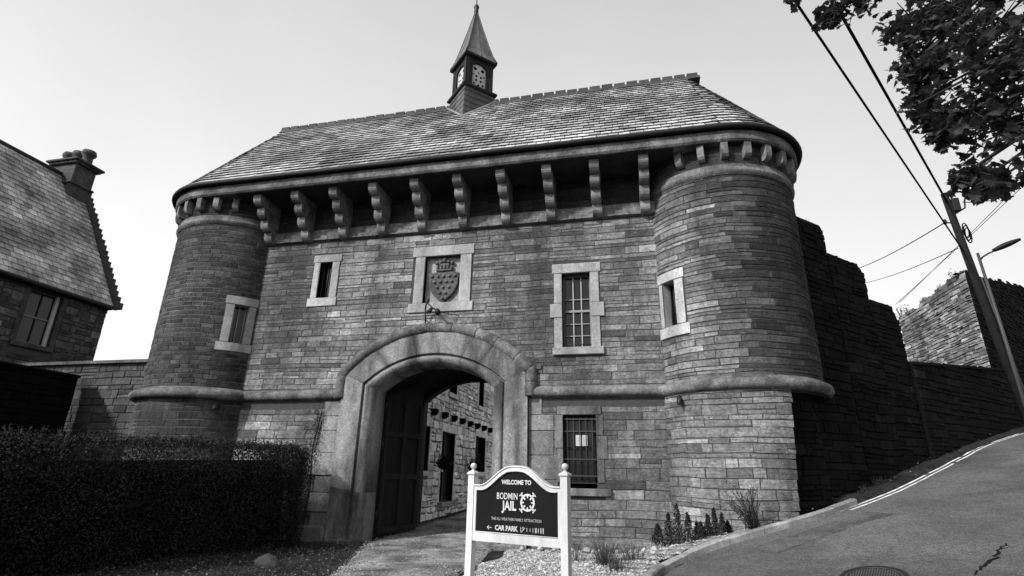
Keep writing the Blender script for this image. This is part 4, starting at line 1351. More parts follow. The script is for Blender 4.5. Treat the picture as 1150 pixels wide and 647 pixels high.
def ruin():
    T = thing('ruined_building', 'tall roofless rubble building with a sunlit broken gable behind the roadside wall', 'building', (15, 15, 0))
    c = Vector((14.53, 12.25)); l = Vector((14.5, 18.9)); r = Vector((24.6, 23.5))
    rg = random.Random(3)
    def face(A, B, z0, ztop, seed, mats, tone, name):
        m = MB(); d_ = (B-A); L = d_.length; d_ /= L
        n = Vector((d_.y, -d_.x))
        f = lambda u, z, d: (A.x+d_.x*u+n.x*d, A.y+d_.y*u+n.y*d, z)
        K = 60; pts = [(L*i/K, ztop(L*i/K)) for i in range(K+1)]
        m.prism([(0, z0), (L, z0)]+pts[::-1], lambda u, z: f(u, z, 0), lambda u, z: f(u*(L-.67)/L if 'gable' in name else u+.7*(1-u/L), z, -.6), .9, 1)
        zz = max(p[1] for p in pts)
        stones(m, f, 0, L, z0+1, zz, None, (.09, .22), (.15, .6), .022, .05, .022, seed, tone, lambda u: ztop(u)+.1, .14)
        for _ in range(70):
            u = rg.uniform(0, L); pebble(m, f(u, ztop(u)+.02, -rg.uniform(0, .6)), rg.uniform(.06, .16), rg, rg.uniform(.4, 1.1), .6)
        return m.build(name, mats, T)
    zt1 = lambda u: 10.55 - .036*u*1.8 + .22*noise.noise(Vector((u*1.2, 0, 5))) + .12*noise.noise(Vector((u*4, 0, 2)))
    Lx = (c-l).length
    face(l, c, 1.5, lambda u: zt1(Lx-u) - .12*0, 101, [M_ruin, M_mortar], (.4, 1.4), 'gable_wall')
    zt2 = lambda u: 10.45+.145*u+.06*noise.noise(Vector((u*1.5, 3, 5)))
    face(c, r, 1.5, zt2, 102, [M_shade, M_shadem], (.6, 1.6), 'side_wall')  # face turned from the sun, its shade painted by the near-black stone
    m = MB(); rg2 = random.Random(8)
    for (x, y, z, s) in ((14.55, 18.7, 10.3, .5), (14.6, 17.9, 10.25, .3), (14.6, 13.3, 10.5, .35), (14.65, 14.6, 10.4, .3), (14.7, 13.9, 10.45, .25), (14.6, 16.4, 10.3, .2)):
        for _ in range(int(35*s/.3)):
            d = Vector((rg2.gauss(0, .5), rg2.gauss(0, .5), abs(rg2.gauss(0, .8)))) * s*.7
            leaf(m, (x+d.x, y+d.y, z+d.z-.05), rg2.uniform(.06, .14), rg2, rg2.uniform(.6, 1.5))
        for _ in range(9):
            a = rg2.uniform(0, 6.28); m.tube([(x, y, z-.1), (x+math.cos(a)*s*.4, y+math.sin(a)*s*.4, z+s*rg2.uniform(.5, 1.2))], .008, 4)
    o = m.build('wall_weeds', M_leafh, T)
ruin()

# ------------------------------------------------------------------ walls and house to the left
def left_walls():
    m = MB(); f = lambda u, z, d: (u, .3-d, z)
    a, b, zt = -24.5, -14.6, 4.78
    m.box(a, b, .3, .8, -.5, zt, .9, 1)
    stones(m, f, a, b, -.3, zt, None, (.14, .3), (.25, .8), .016, .03, .014, 111, (.6, 1.3), None, .06)
    rg = random.Random(2); u = a
    while u < b-.1:
        l = min(rg.uniform(.7, 1.2), b-u)
        m.prism([(.16, zt), (.16, zt+.10), (.86, zt+.14), (.86, zt)], lambda y, z: (u+.004, y, z), lambda y, z: (u+l-.004, y, z), rg.uniform(1.2, 1.8))
        u += l
    o = m.build('boundary_wall', [M_towerd, M_mortar]); tag(o, 'stone boundary wall with flat coping joining the left-hand tower', 'wall')
    m = MB(); f = lambda u, z, d: (-17.5+d, u, z)
    m.box(-18.0, -17.5, -11, -.12, -.5, 4.25, .9, 1)
    stones(m, f, -11, -.12, -.3, 4.25, None, (.14, .3), (.25, .8), .016, .03, .014, 112, (.6, 1.3), None, .04)
    m.box(-18.08, -17.42, -11, -.08, 4.25, 4.34, 1.0, 0, .02)
    m.box(-18.1, -17.35, -.62, -.10, -.5, 2.6, .7, 0, .03)
    o = m.build('yard_wall', [M_shade, M_shadem]); tag(o, 'black shaded stone wall standing out towards the hedge from the boundary wall', 'wall')
left_walls()

def house():
    H = thing('stone_house', 'old stone house with slate roof, stepped verge and triple-pot chimney at the left edge', 'house', (-30, 2, 0))
    X = -26.4; y0, y1 = -9.0, 7.45; ez = 9.75; rz = 16.95; rx = X-4.4; bx = X-8.8
    m = MB()
    win = [(3.72, 5.15, 6.75, 9.2), (-1.5, -.1, 6.75, 9.2), (-6.2, -4.8, 6.75, 9.2), (.2, 1.6, 1.8, 4.2)]
    m.holed([(y0, -.5), (y1, -.5), (y1, ez), (y0, ez)], [[(a, c), (b, c), (b, d), (a, d)] for a, b, c, d in win], lambda a, b: (X, a, b), 1, 1)
    for a, b, c, d in win:
        for p, q in (((a, c), (b, c)), ((b, c), (b, d)), ((b, d), (a, d)), ((a, d), (a, c))):
            m.quad((X, p[0], p[1]), (X, q[0], q[1]), (X-.3, q[0], q[1]), (X-.3, p[0], p[1]), .8, 1)
    bl = lambda zb, zt: [(a-.25, b+.25) for a, b, c, d in win if zt > c-.22 and zb < d+.28]
    stones(m, lambda u, z, d: (X+d, u, z), y0, y1, 2.5, ez, bl, (.18, .42), (.25, .95), .03, .04, .03, 121, (.5, 1.45), None, .1)
    for y in (y0, y1):
        m.add([(X, y, -.5), (bx, y, -.5), (bx, y, ez), (rx, y, rz), (X, y, ez)], [(0, 1, 2, 3, 4)], 1, 1)
    m.quad((bx, y0, -.5), (bx, y1, -.5), (bx, y1, ez), (bx, y0, ez), 1, 1)
    m.build('wall', [M_house, M_mortar], H)
    for a, b, c, d in win:
        f = MB()
        f.box(X-.05, X+.06, a-.25, b+.25, d, d+.3, .9, 0, .02); f.box(X-.28, X+.12, a-.2, b+.2, c-.22, c, .9, 0, .02)
        f.box(X-.05, X+.05, a-.25, a, c+.003, d-.003, .7, 0, .02); f.box(X-.05, X+.05, b, b+.25, c+.003, d-.003, .8, 0, .02)
        W = f.build('window', M_house, H)
        g = MB(); g.quad((X-.26, a, c), (X-.26, b, c), (X-.26, b, d), (X-.26, a, d)); g.build('pane', M_glass, W)
        s = MB(); mid = (c+d)/2
        s.box(X-.25, X-.17, a, a+.07, c, d, .12); s.box(X-.25, X-.14, b-.14, b, c, d, 1.6); s.box(X-.25, X-.18, a, b, d-.08, d, .15); s.box(X-.25, X-.18, a, b, c, c+.08, .4)
        s.box(X-.24, X-.19, a+.07, b-.14, mid-.03, mid+.03, .5); s.box(X-.24, X-.2, (a+b)/2-.02, (a+b)/2+.02, c+.08, d-.08, .15)
        s.build('sash', M_greyp, W)
    r = MB()
    lin = lambda a, b: (lambda u: Vector(a).lerp(Vector(b), u))
    slates(r, lin((X+.35, y0, ez-.35), (X+.35, y1+.05, ez-.35)), lin((rx, y0, rz+.1), (rx, y1+.05, rz+.1)), 26, .42, 131, (.75, 1.25), 0, .03)
    r.quad((X+.35, y0, ez-.38), (X+.35, y1+.05, ez-.38), (rx, y1+.05, rz+.07), (rx, y0, rz+.07), .6, 1)
    r.quad((rx, y0, rz+.07), (rx, y1+.05, rz+.07), (bx-.35, y1+.05, ez-.38), (bx-.35, y0, ez-.38), 1, 0)
    r.tube([(rx, y0, rz+.14), (rx, y1, rz+.14)], .13, 8, .8, 1)
    Rf = r.build('roof', [M_slate, M_slated], H)
    g = MB(); g.tube([(X+.42, y0, ez-.42), (X+.42, y1+.1, ez-.42)], .10, 8); g.box(X-.0, X+.36, y0, y1, ez-.52, ez-.40, 1); g.build('gutter', M_gutter, H)
    v = MB(); rg = random.Random(6); n = 22
    for i in range(n):
        t0 = i/n
        x = X+.42+(rx-X-.42)*t0; z = ez-.35+(rz-ez+.45)*t0
        v.box(x-.30, x+.08, y1-.05, y1+.34+.08*rg.random(), z-.05, z+.30, rg.uniform(.7, 1.2), 0, .03)
        x2 = bx-.35+(rx-bx+.35)*t0; v.box(x2-.1, x2+.3, y1-.05, y1+.34, z-.05, z+.30, 1, 0, .03)
    v.build('stepped_verge', M_slated, H)
    c = MB()
    cx, cy = rx+.05, 6.85
    c.box(cx-.85, cx+.85, cy-.6, cy+.6, rz-2.2, rz+.75, .8, 0, .03); c.box(cx-.95, cx+.95, cy-.7, cy+.7, rz-.5, rz-.36, .8, 0, .03)
    c.box(cx-1.0, cx+1.0, cy-.75, cy+.75, rz+.75, rz+.88, .8, 0, .03); c.box(cx-1.12, cx+1.12, cy-.86, cy+.86, rz+.88, rz+1.02, 1.0, 0, .03)
    Ch = c.build('chimney', M_house, Rf)
    for k in (-1, 0, 1):
        p = MB()
        p.lathe([(.32, 0), (.34, .06), (.26, .14), (.25, .48), (.35, .58), (.38, .70), (.33, .86), (.2, .92), (.001, .92)], (cx+.68*k, cy, rz+1.02), 12, 1)
        p.build('chimney_pot', M_house, H)
house()

# ------------------------------------------------------------------ hedge and plants
def hedge():
    rg = random.Random(33)
    A = Vector((-8.15, -.72)); B = Vector((-9.75, -7.6)); Cc = Vector((-11.2, -12.0))
    H = thing('clipped_hedge', 'dense dark clipped hedge running beside the drive up to the gateway', 'hedge', (-9.5, -5, 0))
    core = MB(); lv = MB()
    segs = [(A, B), (B, Cc)]
    Wd = 1.9; zt0 = 2.16
    ZT = lambda y: float(np.interp(-y, [.7, 7.6, 12], [2.16, 1.93, 1.80]))
    for P, Q in segs:
        d = (Q-P); L = d.length; d /= L; n = Vector((-d.y, d.x))        # n: away from the hedge towards the drive
        if n.x < 0: n = -n
        core.prism([(-.22, -.3), (-.22, .01), (-.30, 1.9), (-.75, 2.0), (-Wd+.3, 2.0), (-Wd+.1, -.3)], lambda a, z: (P.x+n.x*a+d.x*.75*(P is A), P.y+n.y*a+d.y*.75*(P is A), z if z < .1 else ZT(P.y)-(.36 if z > 1.95 else .62)), lambda a, z: (Q.x+n.x*a, Q.y+n.y*a, z if z < .1 else ZT(Q.y)-(.36 if z > 1.95 else .62)), 1)
        cnt = int(L*3600)
        for _ in range(cnt):
            u = rg.uniform(-.02, L)
            k = rg.random()
            zt0 = ZT(P.y+d.y*u); bulge = .10*noise.noise(Vector((u*1.1, 0, 3)))
            if k < .62:
                z = rg.uniform(-.15, zt0); rz_ = max(0, (z-(zt0-.35))/.35); pull = .30*(1-math.sqrt(max(0, 1-rz_*rz_*.98)))+(.45*(1-math.sqrt(max(0, 1-((.7-u)/.75)**2))) if (u < .7 and P is A) else 0); a = .02-pull+bulge+.10*noise.noise(Vector((u*2, z*2, 1)))+rg.gauss(0, .045); nr = (n.x*.8+rg.gauss(0, .5), n.y*.8+rg.gauss(0, .5), .35+rg.gauss(0, .5))
            else:
                a = rg.uniform(-Wd, -.12); z = zt0-(.25*max(0, 1-u/.6)**2 if P is A else 0)-.12*max(0, (a+.45)/.33)**2*(a > -.45)+.10*noise.noise(Vector((u*.9, a*.9, 2)))+.05*noise.noise(Vector((u*2, a*2, 7)))+rg.gauss(0, .045)+(.10*rg.random()**3); nr = (rg.gauss(0, .5), rg.gauss(0, .5), 1)
            p = P+d*u+n*a
            cl = 1+.8*noise.noise(Vector((p.x*3, p.y*3, z*3))); leaf(lv, (p.x, p.y, z), rg.uniform(.03, .062), rg, rg.uniform(.5, 1.5)*cl, 0, 0, nr)
        for _ in range(int(L*4200)):
            u = rg.uniform(.05, L); zt0 = ZT(P.y+d.y*u); z = zt0-rg.uniform(.02, 2.25); rz_ = max(0, (z-(zt0-.35))/.35)
            a = -.04-.30*(1-math.sqrt(max(0, 1-rz_*rz_*.98)))-rg.uniform(0, .45)-(.45*(1-math.sqrt(max(0, 1-((.7-u)/.75)**2))) if (u < .7 and P is A) else 0)
            p = P+d*u+n*a
            leaf(lv, (p.x, p.y, z), rg.uniform(.03, .062), rg, rg.uniform(.4, 1.4))
        for _ in range(int(L*30)):   # stray shoots along the top
            u = rg.uniform(0, L); a = rg.uniform(-Wd, 0.05); p = P+d*u+n*a; h = rg.uniform(.05, .24); zt0 = ZT(p.y)
            e = (p.x+rg.gauss(0, .04), p.y+rg.gauss(0, .04), zt0+h)
            lv.tube([(p.x, p.y, zt0-.1), e], .004, 3)
            for q in range(5):
                t = q/5; leaf(lv, (p.x+(e[0]-p.x)*t, p.y+(e[1]-p.y)*t, zt0+h*t), rg.uniform(.04, .07), rg, rg.uniform(.8, 1.8))
    # the end towards the gate
    d = (B-A).normalized(); n = Vector((-d.y, d.x)); n = n if n.x > 0 else -n
    zt0 = ZT(A.y)
    for _ in range(15000):
        a = rg.uniform(-Wd, .05); z = rg.uniform(-.15, zt0)
        p = A+n*a+d*(.12+.5*max(0, (a+.5)/.55)**2*(a > -.5)+.35*max(0, (z-zt0+.35)/.35)**2)-d*(.05+.06*noise.noise(Vector((a*2, z*2, 4)))+rg.gauss(0, .04)-abs(rg.gauss(0, .2)))
        leaf(lv, (p.x, p.y, z), rg.uniform(.03, .062), rg, rg.uniform(.5, 1.5), 0, 0, (rg.gauss(0, .5)-d.x, rg.gauss(0, .5)-d.y, .4))
    core.build('twigs', M_hcore, H); lv.build('leaves', M_leafh, H)
hedge()

def climber():
    T = thing('climbing_plant', 'thin climbing stem with small leaves up the wall just left of the gate arch', 'climber', (-8.62, -.12, 0))
    s = MB(); s.tube([(-8.75, -.14, -.1), (-8.70, -.08, 1.2), (-8.78, -.07, 2.2), (-8.66, -.07, 3.0), (-8.62, -.07, 3.38)], [.03, .025, .02, .015, .008], 6)
    s.tube([(-8.66, -.07, 3.0), (-8.4, -.06, 3.3)], .008, 4); s.tube([(-8.68, -.07, 2.9), (-8.95, -.06, 3.3)], .008, 4)
    s.build('stem', M_bark, T)
    l = MB(); rg = random.Random(44)
    for _ in range(420):
        z = 1.6+1.6*rg.random()**.8; w = .09 if z < 2.6 else .04
        leaf(l, (-8.70+rg.gauss(0, w), -.10-abs(rg.gauss(0, .07)), z), rg.uniform(.03, .06), rg, rg.uniform(.4, 1.4))
    l.build('leaves', M_leafh, T)
climber()

def weeds():
    mb = MB(); rg = random.Random(61)
    for _ in range(34):
        t = rg.random()
        if rg.random() < .5: x, y = rg.uniform(-2.4, .6), rg.uniform(-.45, -.2)
        else:
            i = rg.randrange(30, 62); x, y = KR[i, 0]-KN[i, 0]*rg.uniform(.12, .5), KR[i, 1]-KN[i, 1]*rg.uniform(.12, .5)
        z = zground(x, y); r = rg.uniform(.05, .16)
        for _ in range(int(260*r)):
            leaf(mb, (x+rg.gauss(0, r*.6), y+rg.gauss(0, r*.6), z+abs(rg.gauss(0, r*.5))), rg.uniform(.02, .055), rg, rg.uniform(.6, 3.5), 0, 0, (rg.gauss(0, .6), rg.gauss(0, .6), 1))
        tuft(mb, (x, y, z), int(80*r), r*1.8, rg, r*.7, (1, 6))
    struct(mb.build('weeds', M_leafh), 'stuff')
weeds()
def conifer(x, y, h, w, lab, seed):
    T = thing('dwarf_conifer', lab, 'shrub', (x, y, zground(x, y)), 'small conifers at the tower foot')
    z0 = zground(x, y); rg = random.Random(seed)
    s = MB(); s.tube([(x, y, z0-.1), (x, y, z0+h*.8)], [.02, .005], 5); s.build('stem', M_bark, T)
    l = MB()
    sp = [(0, 0, 1.0), (-.35*w, .1, .75), (.4*w, -.05, .8), (.75*w, .1, .55), (-.8*w, 0, .5)]
    for _ in range(2600):
        q = rg.choice(sp); t = rg.random(); hh = h*q[2]
        r = w*.42*(1-t)**.8
        a = rg.uniform(0, 6.28); rr = r*math.sqrt(rg.random())
        leaf(l, (x+q[0]+rr*math.cos(a), y+q[1]+rr*math.sin(a), z0+hh*t), rg.uniform(.03, .06), rg, rg.uniform(.4, 1.2), 0, 0, (math.cos(a), math.sin(a), .3+rg.gauss(0, .4)))
    l.build('foliage', M_leafh, T)
conifer(.70, -1.22, .80, .52, 'dark bushy dwarf conifer, larger of two at the foot of the right-hand tower', 5)
conifer(1.42, -1.40, .56, .34, 'small dark dwarf conifer, the lower one beside the kerb', 6)

def twiggy():
    x, y = 2.15, -1.42; z0 = zground(x, y)
    T = thing('twiggy_shrub', 'bare spreading twiggy shrub against the tower beside the kerb', 'shrub', (x, y, z0))
    s = MB(); rg = random.Random(9)
    l = MB()
    for _ in range(34):
        a = rg.uniform(0, 6.28); le = rg.uniform(.1, .55); h = rg.uniform(.5, 1.0)
        p = Vector((x+rg.gauss(0, .06), y+rg.gauss(0, .05), z0-.05)); d = Vector((math.cos(a)*le-.25, math.sin(a)*le*.6-.05, 1)).normalized()
        m_ = p+d*h*.5+Vector((rg.gauss(0, .03), rg.gauss(0, .03), 0)); e = p+d*h+Vector((math.cos(a)*.08, 0, -.03))
        s.tube([p, m_, e], [.009, .007, .003], 4)
        for k in range(3):
            t = rg.uniform(.3, 1); q = p.lerp(e, t)
            s.tube([q, q+Vector((rg.gauss(0, .08), rg.gauss(0, .08), rg.uniform(.03, .16)))], [.004, .002], 3)
            for _ in range(2): leaf(l, q+Vector((rg.gauss(0, .04), rg.gauss(0, .04), rg.gauss(0, .04))), rg.uniform(.025, .05), rg, rg.uniform(.8, 1.8))
    s.build('twigs', M_bark, T); l.build('leaves', M_leafh, T)
twiggy()

for (x, y, n, h, lab, sd) in ((-.75, -2.75, 190, .55, 'tallest clump of dry grass in the gravel right of the sign', 1), (-.25, -2.55, 110, .42, 'middling clump of dry grass in the gravel close to the kerb', 2), (-1.35, -2.2, 90, .38, 'sparse clump of dry grass close behind the sign post', 3), (-.5, -3.4, 130, .42, 'clump of dry grass at the kerb end of the gravel, nearest the road', 4)):
    m = MB(); rg = random.Random(sd); tuft(m, (x, y, zground(x, y)-.02), n, h, rg, .22, (.15, .7))
    tag(m.build('grass_clump', M_dry), lab, 'grass', 'dry grass clumps in the gravel')

# ------------------------------------------------------------------ the sign
def text_mesh(body, size, bold=0.0, squeeze=1.0):
    cu = bpy.data.curves.new('lettering', 'FONT'); cu.body = body; cu.size = size; cu.align_x = 'CENTER'; cu.align_y = 'CENTER'
    cu.extrude = .0008; cu.offset = bold; cu.resolution_u = 3
    ob = bpy.data.objects.new('lettering', cu); COL.objects.link(ob)
    dg = bpy.context.evaluated_depsgraph_get(); dg.update()
    me = bpy.data.meshes.new_from_object(ob.evaluated_get(dg))
    v = [(p.co.x*squeeze, p.co.y, p.co.z) for p in me.vertices]; f = [tuple(p.vertices) for p in me.polygons]
    bpy.data.objects.remove(ob); bpy.data.curves.remove(cu); bpy.data.meshes.remove(me)
    return v, f
def sign():
    L0, R0 = Vector((-2.165, -6.715)), Vector((-.885, -7.16))
    ax = (R0-L0); W = ax.length; ax /= W
    n = Vector((ax.y, -ax.x))      # faces the camera
    mid = (L0+R0)/2
    S = thing('welcome_sign', 'white framed black welcome sign on two ball-topped posts in front of the gateway', 'sign', (mid.x, mid.y, -.12))
    F = lambda u, z, d=0: (mid.x+ax.x*u+n.x*d, mid.y+ax.y*u+n.y*d, z)
    hw = W/2
    for s in (-1, 1):
        p = MB(); w = .046
        def ring(h, z): return [F(s*hw-h, z, -h), F(s*hw+h, z, -h), F(s*hw+h, z, h), F(s*hw-h, z, h)]
        prof = [(w-.004, -.35), (w, -.345), (w, 1.515), (w-.006, 1.52), (w+.010, 1.522), (w+.014, 1.53), (w+.014, 1.545), (w+.004, 1.555), (.022, 1.575), (.016, 1.58)]
        for (h0, z0), (h1, z1) in zip(prof, prof[1:]):
            a, b = ring(h0, z0), ring(h1, z1)
            for k in range(4): p.quad(a[k], a[(k+1) % 4], b[(k+1) % 4], b[k])
        P = p.build('post', M_white, S, True)
        b = MB(); c = F(s*hw, 0)
        b.lathe([(.018, 1.575), (.022, 1.582), (.016, 1.59), (.026, 1.598), (.038, 1.612), (.042, 1.632), (.036, 1.652), (.02, 1.667), (.001, 1.672)], (c[0], c[1], 0), 16)
        b.build('ball_finial', M_white, P)
    # outline of frame: straight shoulders rising in an ogee to a rounded crown
    def top(u, lift=0.0):
        t = abs(u)/(hw-.05)
        k = 1-sstep(.18, .86, t)
        return 1.405 + .215*k + .02*(1-min(1, t/.3)**2)*1.0 + lift
    N = 40
    us = [-(hw-.045)+(2*hw-.09)*i/N for i in range(N+1)]
    outer = [(us[0], .735), (us[-1], .735)] + [(u, top(u)) for u in us[::-1]]
    iw = hw-.085
    us2 = [-iw+2*iw*i/N for i in range(N+1)]
    inner = [(us2[0], .835), (us2[-1], .835)] + [(u, top(u*(hw-.05)/iw*.985)-.075) for u in us2[::-1]]
    fr = MB()
    for d in (.035, -.035):
        fr.holed(outer, [inner], lambda a, b: F(a, b, d))
    for pl in (outer, inner):
        k = len(pl)
        for i in range(k): p, q = pl[i], pl[(i+1) % k]; fr.quad(F(p[0], p[1], .035), F(q[0], q[1], .035), F(q[0], q[1], -.035), F(p[0], p[1], -.035))
    # raised bead along the top of the frame
    fr.tube([F(u, top(u)-.012, .038) for u in us], .012, 6); fr.tube([F(u, top(u*(hw-.05)/iw*.985)-.066, .037) for u in us2], .007, 6)
    fr.tube([F(u, .842, .036) for u in (us2[0], us2[-1])], .007, 6)
    fr.build('frame', M_white, S, True)
    b = MB()
    k = len(inner)
    b.add([F(a, z, .012) for a, z in inner]+[F(a, z, -.012) for a, z in inner], [tuple(range(k)), tuple(range(k, 2*k))[::-1]])
    Bd = b.build('board', M_board, S)
    t = MB()
    def put(body, size, u, z, bold=0, sq=1, c=1.0):
        v, f = text_mesh(body, size, bold, sq)
        q = MB(); q.add([F(u+x, z+y, .0140+zz) for x, y, zz in v], f, c); q.build('lettering', M_white, Bd)
    put('WELCOME TO', .072, 0, 1.437, .0022, .92)
    put('BODMIN', .108, -.132, 1.270, .0008, .74)
    put('JAIL', .150, -.098, 1.158, .0045, .80)
    put('THE ALL WEATHER FAMILY ATTRACTION', .047, 0, 1.005, .0004, .82, .62)
    put('CAR PARK', .078, -.138, .900, .0028, .90)
    # arrow to the left of CAR PARK
    def poly(pts, c=1.0): t.add([F(a, b, .0148) for a, b in pts], [tuple(range(len(pts)))], c)
    poly([(-.418, .897), (-.350, .897), (-.350, .903), (-.418, .903)]); poly([(-.424, .900), (-.395, .925), (-.389, .920), (-.414, .900)]); poly([(-.424, .900), (-.414, .900), (-.389, .880), (-.395, .875)])
    t.build('arrow', M_white, Bd); t = MB()
    # small pictograms after CAR PARK
    poly([(.07, .872), (.078, .872), (.078, .930), (.07, .930)], .8); poly([(.078, .872), (.125, .925), (.132, .918), (.086, .870)], .9); poly([(.09, .918), (.10, .912), (.115, .930), (.108, .934)], .8)
    for i, uu in enumerate((.16, .205, .245, .285, .32, .355, .385)):
        h = (.045, .04, .05, .055, .05, .058, .062)[i]; c = (.5, .5, .45, .6, .6, .7, .8)[i]; w_ = (.006, .005, .006, .012, .006, .007, .006)[i]
        poly([(uu-w_, .902-h*.5), (uu+w_, .902-h*.5), (uu+w_, .902+h*.5), (uu-w_, .902+h*.5)], c)
    t.build('pictograms', M_white, Bd); t = MB()
    # emblem: ring crossed by four diagonal bars with small inner prongs
    cu, cz = .165, 1.208; N2 = 28
    for i in range(N2):
        a, b2 = 2*PI*i/N2, 2*PI*(i+1)/N2
        poly([(cu+r*math.cos(q), cz+r*math.sin(q)) for r, q in ((.080, a), (.102, a), (.102, b2), (.080, b2))])
    for q in range(4):
        a = PI/4+PI/2*q; e = (math.cos(a), math.sin(a)); g = (-e[1], e[0])
        pp = lambda r, w_: (cu+e[0]*r+g[0]*w_, cz+e[1]*r+g[1]*w_)
        poly([pp(.048, .010), pp(.048, -.010), pp(.138, -.012), pp(.138, .012)])
        poly([pp(.125, -.030), pp(.140, -.030), pp(.140, .030), pp(.125, .030)])
        a = PI/2*q; e2 = (math.cos(a), math.sin(a)); g2 = (-e2[1], e2[0])
        p2 = lambda r, w_: (cu+e2[0]*r+g2[0]*w_, cz+e2[1]*r+g2[1]*w_)
        poly([p2(.050, .005), p2(.050, -.005), p2(.082, -.012), p2(.082, .012)])
    t.build('emblem', M_white, Bd)
sign()

# ------------------------------------------------------------------ pole, lamp, wires, tree, ironwork in the road
def pole():
    T = thing('utility_pole', 'leaning dark timber telegraph pole with fittings at its top, beside the climbing road', 'utility pole', (12.4, 7.12, 3.2))
    A, B = Vector((12.38, 7.13, 2.6)), Vector((11.88, 7.4, 12.0))
    p = MB(); p.tube([A, A.lerp(B, .5), B], [.15, .135, .115], 14); p.build('pole_shaft', M_pole, T)
    at = lambda z: A.lerp(B, (z-A.z)/(B.z-A.z))
    f = MB(); q = at(11.4)
    f.box(q.x+.10, q.x+.34, q.y-.12, q.y+.12, 11.2, 11.75, 1, 0, .03)
    f.tube([(q.x+.1, q.y, 11.1), (q.x+.45, q.y-.1, 11.3), (q.x+.5, q.y-.1, 11.6)], .03, 6)
    f.build('junction_box', M_gutter, T)
    c = MB(); q = at(10.4)
    for k in range(3): c.tube([(q.x+.17+.09*math.cos(a)+.02*k, q.y-.15, 10.35+.30*math.sin(a)-.1*k) for a in [2*PI*i/12 for i in range(13)]], .022, 5)
    c.build('cable_coil', M_cable, T)
    i = MB(); q = at(10.75)
    i.tube([q, (q.x-.32, q.y-.02, 10.78)], .03, 6); i.lathe([(.05, -.08), (.07, 0), (.05, .1), (.01, .12)], (q.x-.32, q.y-.02, 10.8), 8)
    i.build('insulator', M_gutter, T)
    b = MB(); b.tube([at(3.2)+Vector((.15, -.1, 0)), at(8.5)+Vector((.13, -.1, 0))], .025, 6); b.build('conduit', M_steel, T)
pole()
def street_lamp():
    T = thing('street_lamp', 'slim steel street lamp with flat head on a short arm just behind the telegraph pole', 'street lamp', (12.3, 7.03, 3.2))
    p = MB(); p.tube([(12.31, 7.02, 2.6), (12.29, 7.05, 6.0), (12.25, 7.12, 9.4)], [.07, .055, .045], 10); p.build('lamp_post', M_steel, T)
    a = MB(); a.tube([(12.25, 7.12, 9.1), (12.33, 7.07, 9.22), (12.5, 6.98, 9.32), (12.72, 6.88, 9.4)], .03, 8); a.build('arm', M_gutter, T)
    h = MB()
    pr = []
    A, B = Vector((12.62, 6.93, 9.38)), Vector((13.32, 6.58, 9.62))
    n = 8; pts = []; d = (B-A).normalized(); w = Vector((-d.y, d.x, 0)).normalized(); u = d.cross(w); u = u if u.z > 0 else -u
    for i in range(n+1):
        t = i/n; wd = .045+.10*math.sin(PI*min(1, t*.8+.12)); ht = .04+.07*math.sin(PI*min(1, t*.85+.1))
        c = A.lerp(B, t)
        for k in range(10): an = 2*PI*k/10; pts.append(c+w*math.cos(an)*wd+u*math.sin(an)*(ht if math.sin(an) > 0 else ht*.7))
    h.add(pts, [(i*10+k, i*10+(k+1) % 10, (i+1)*10+(k+1) % 10, (i+1)*10+k) for i in range(n) for k in range(10)]+[tuple(range(10)), tuple(n*10+k for k in range(10))], 1, 0, True)
    h.build('lamp_head', M_gutter, T, True)
street_lamp()

def wire(A, B, sag, r, lab, n=24):
    A, B = Vector(A), Vector(B)
    m = MB(); m.tube([A.lerp(B, i/n)-Vector((0, 0, sag*4*(i/n)*(1-i/n))) for i in range(n+1)], r, 6)
    tag(m.build('overhead_cable', M_cable), lab, 'cable', 'overhead cables')
def extend(A, B, k): A, B = Vector(A), Vector(B); return tuple(A+(B-A)*k)
wire((11.9, 7.38, 11.62), extend((11.87, 7.38, 11.62), (5.25, -2.7, 11.6), 3.2), .0, .036, 'thicker overhead cable running from the pole top up past the leaves')
wire((11.95, 7.34, 9.62), extend((11.95, 7.34, 9.62), (3.25, -5.55, 9.62), 2.6), .0, .024, 'long black overhead cable leaving the pole lowest and crossing nearest the roof')
wire((11.6, 7.42, 10.78), (16.42, 27.9, 16.51), .15, .022, 'thin wire from the insulator to behind the stepped wall')
wire((11.85, 7.42, 9.75), (16.66, 27.8, 15.34), .15, .016, 'faint wire below the insulator wire, left of the pole')
wire((12.3, 7.2, 11.5), (21.55, 19.7, 17.5), .1, .018, 'short wire from the pole box level into the leaves')
wire((18.34, 27.09, 13.53), extend((18.34, 27.09, 13.53), (21.56, 19.69, 17.37), 1.6), .1, .018, 'upper of two slanting wires passing behind the pole')
wire((18.13, 27.19, 13.45), extend((18.13, 27.19, 13.45), (21.79, 19.54, 17.38), 1.6), .1, .018, 'lower of two slanting wires passing behind the pole')

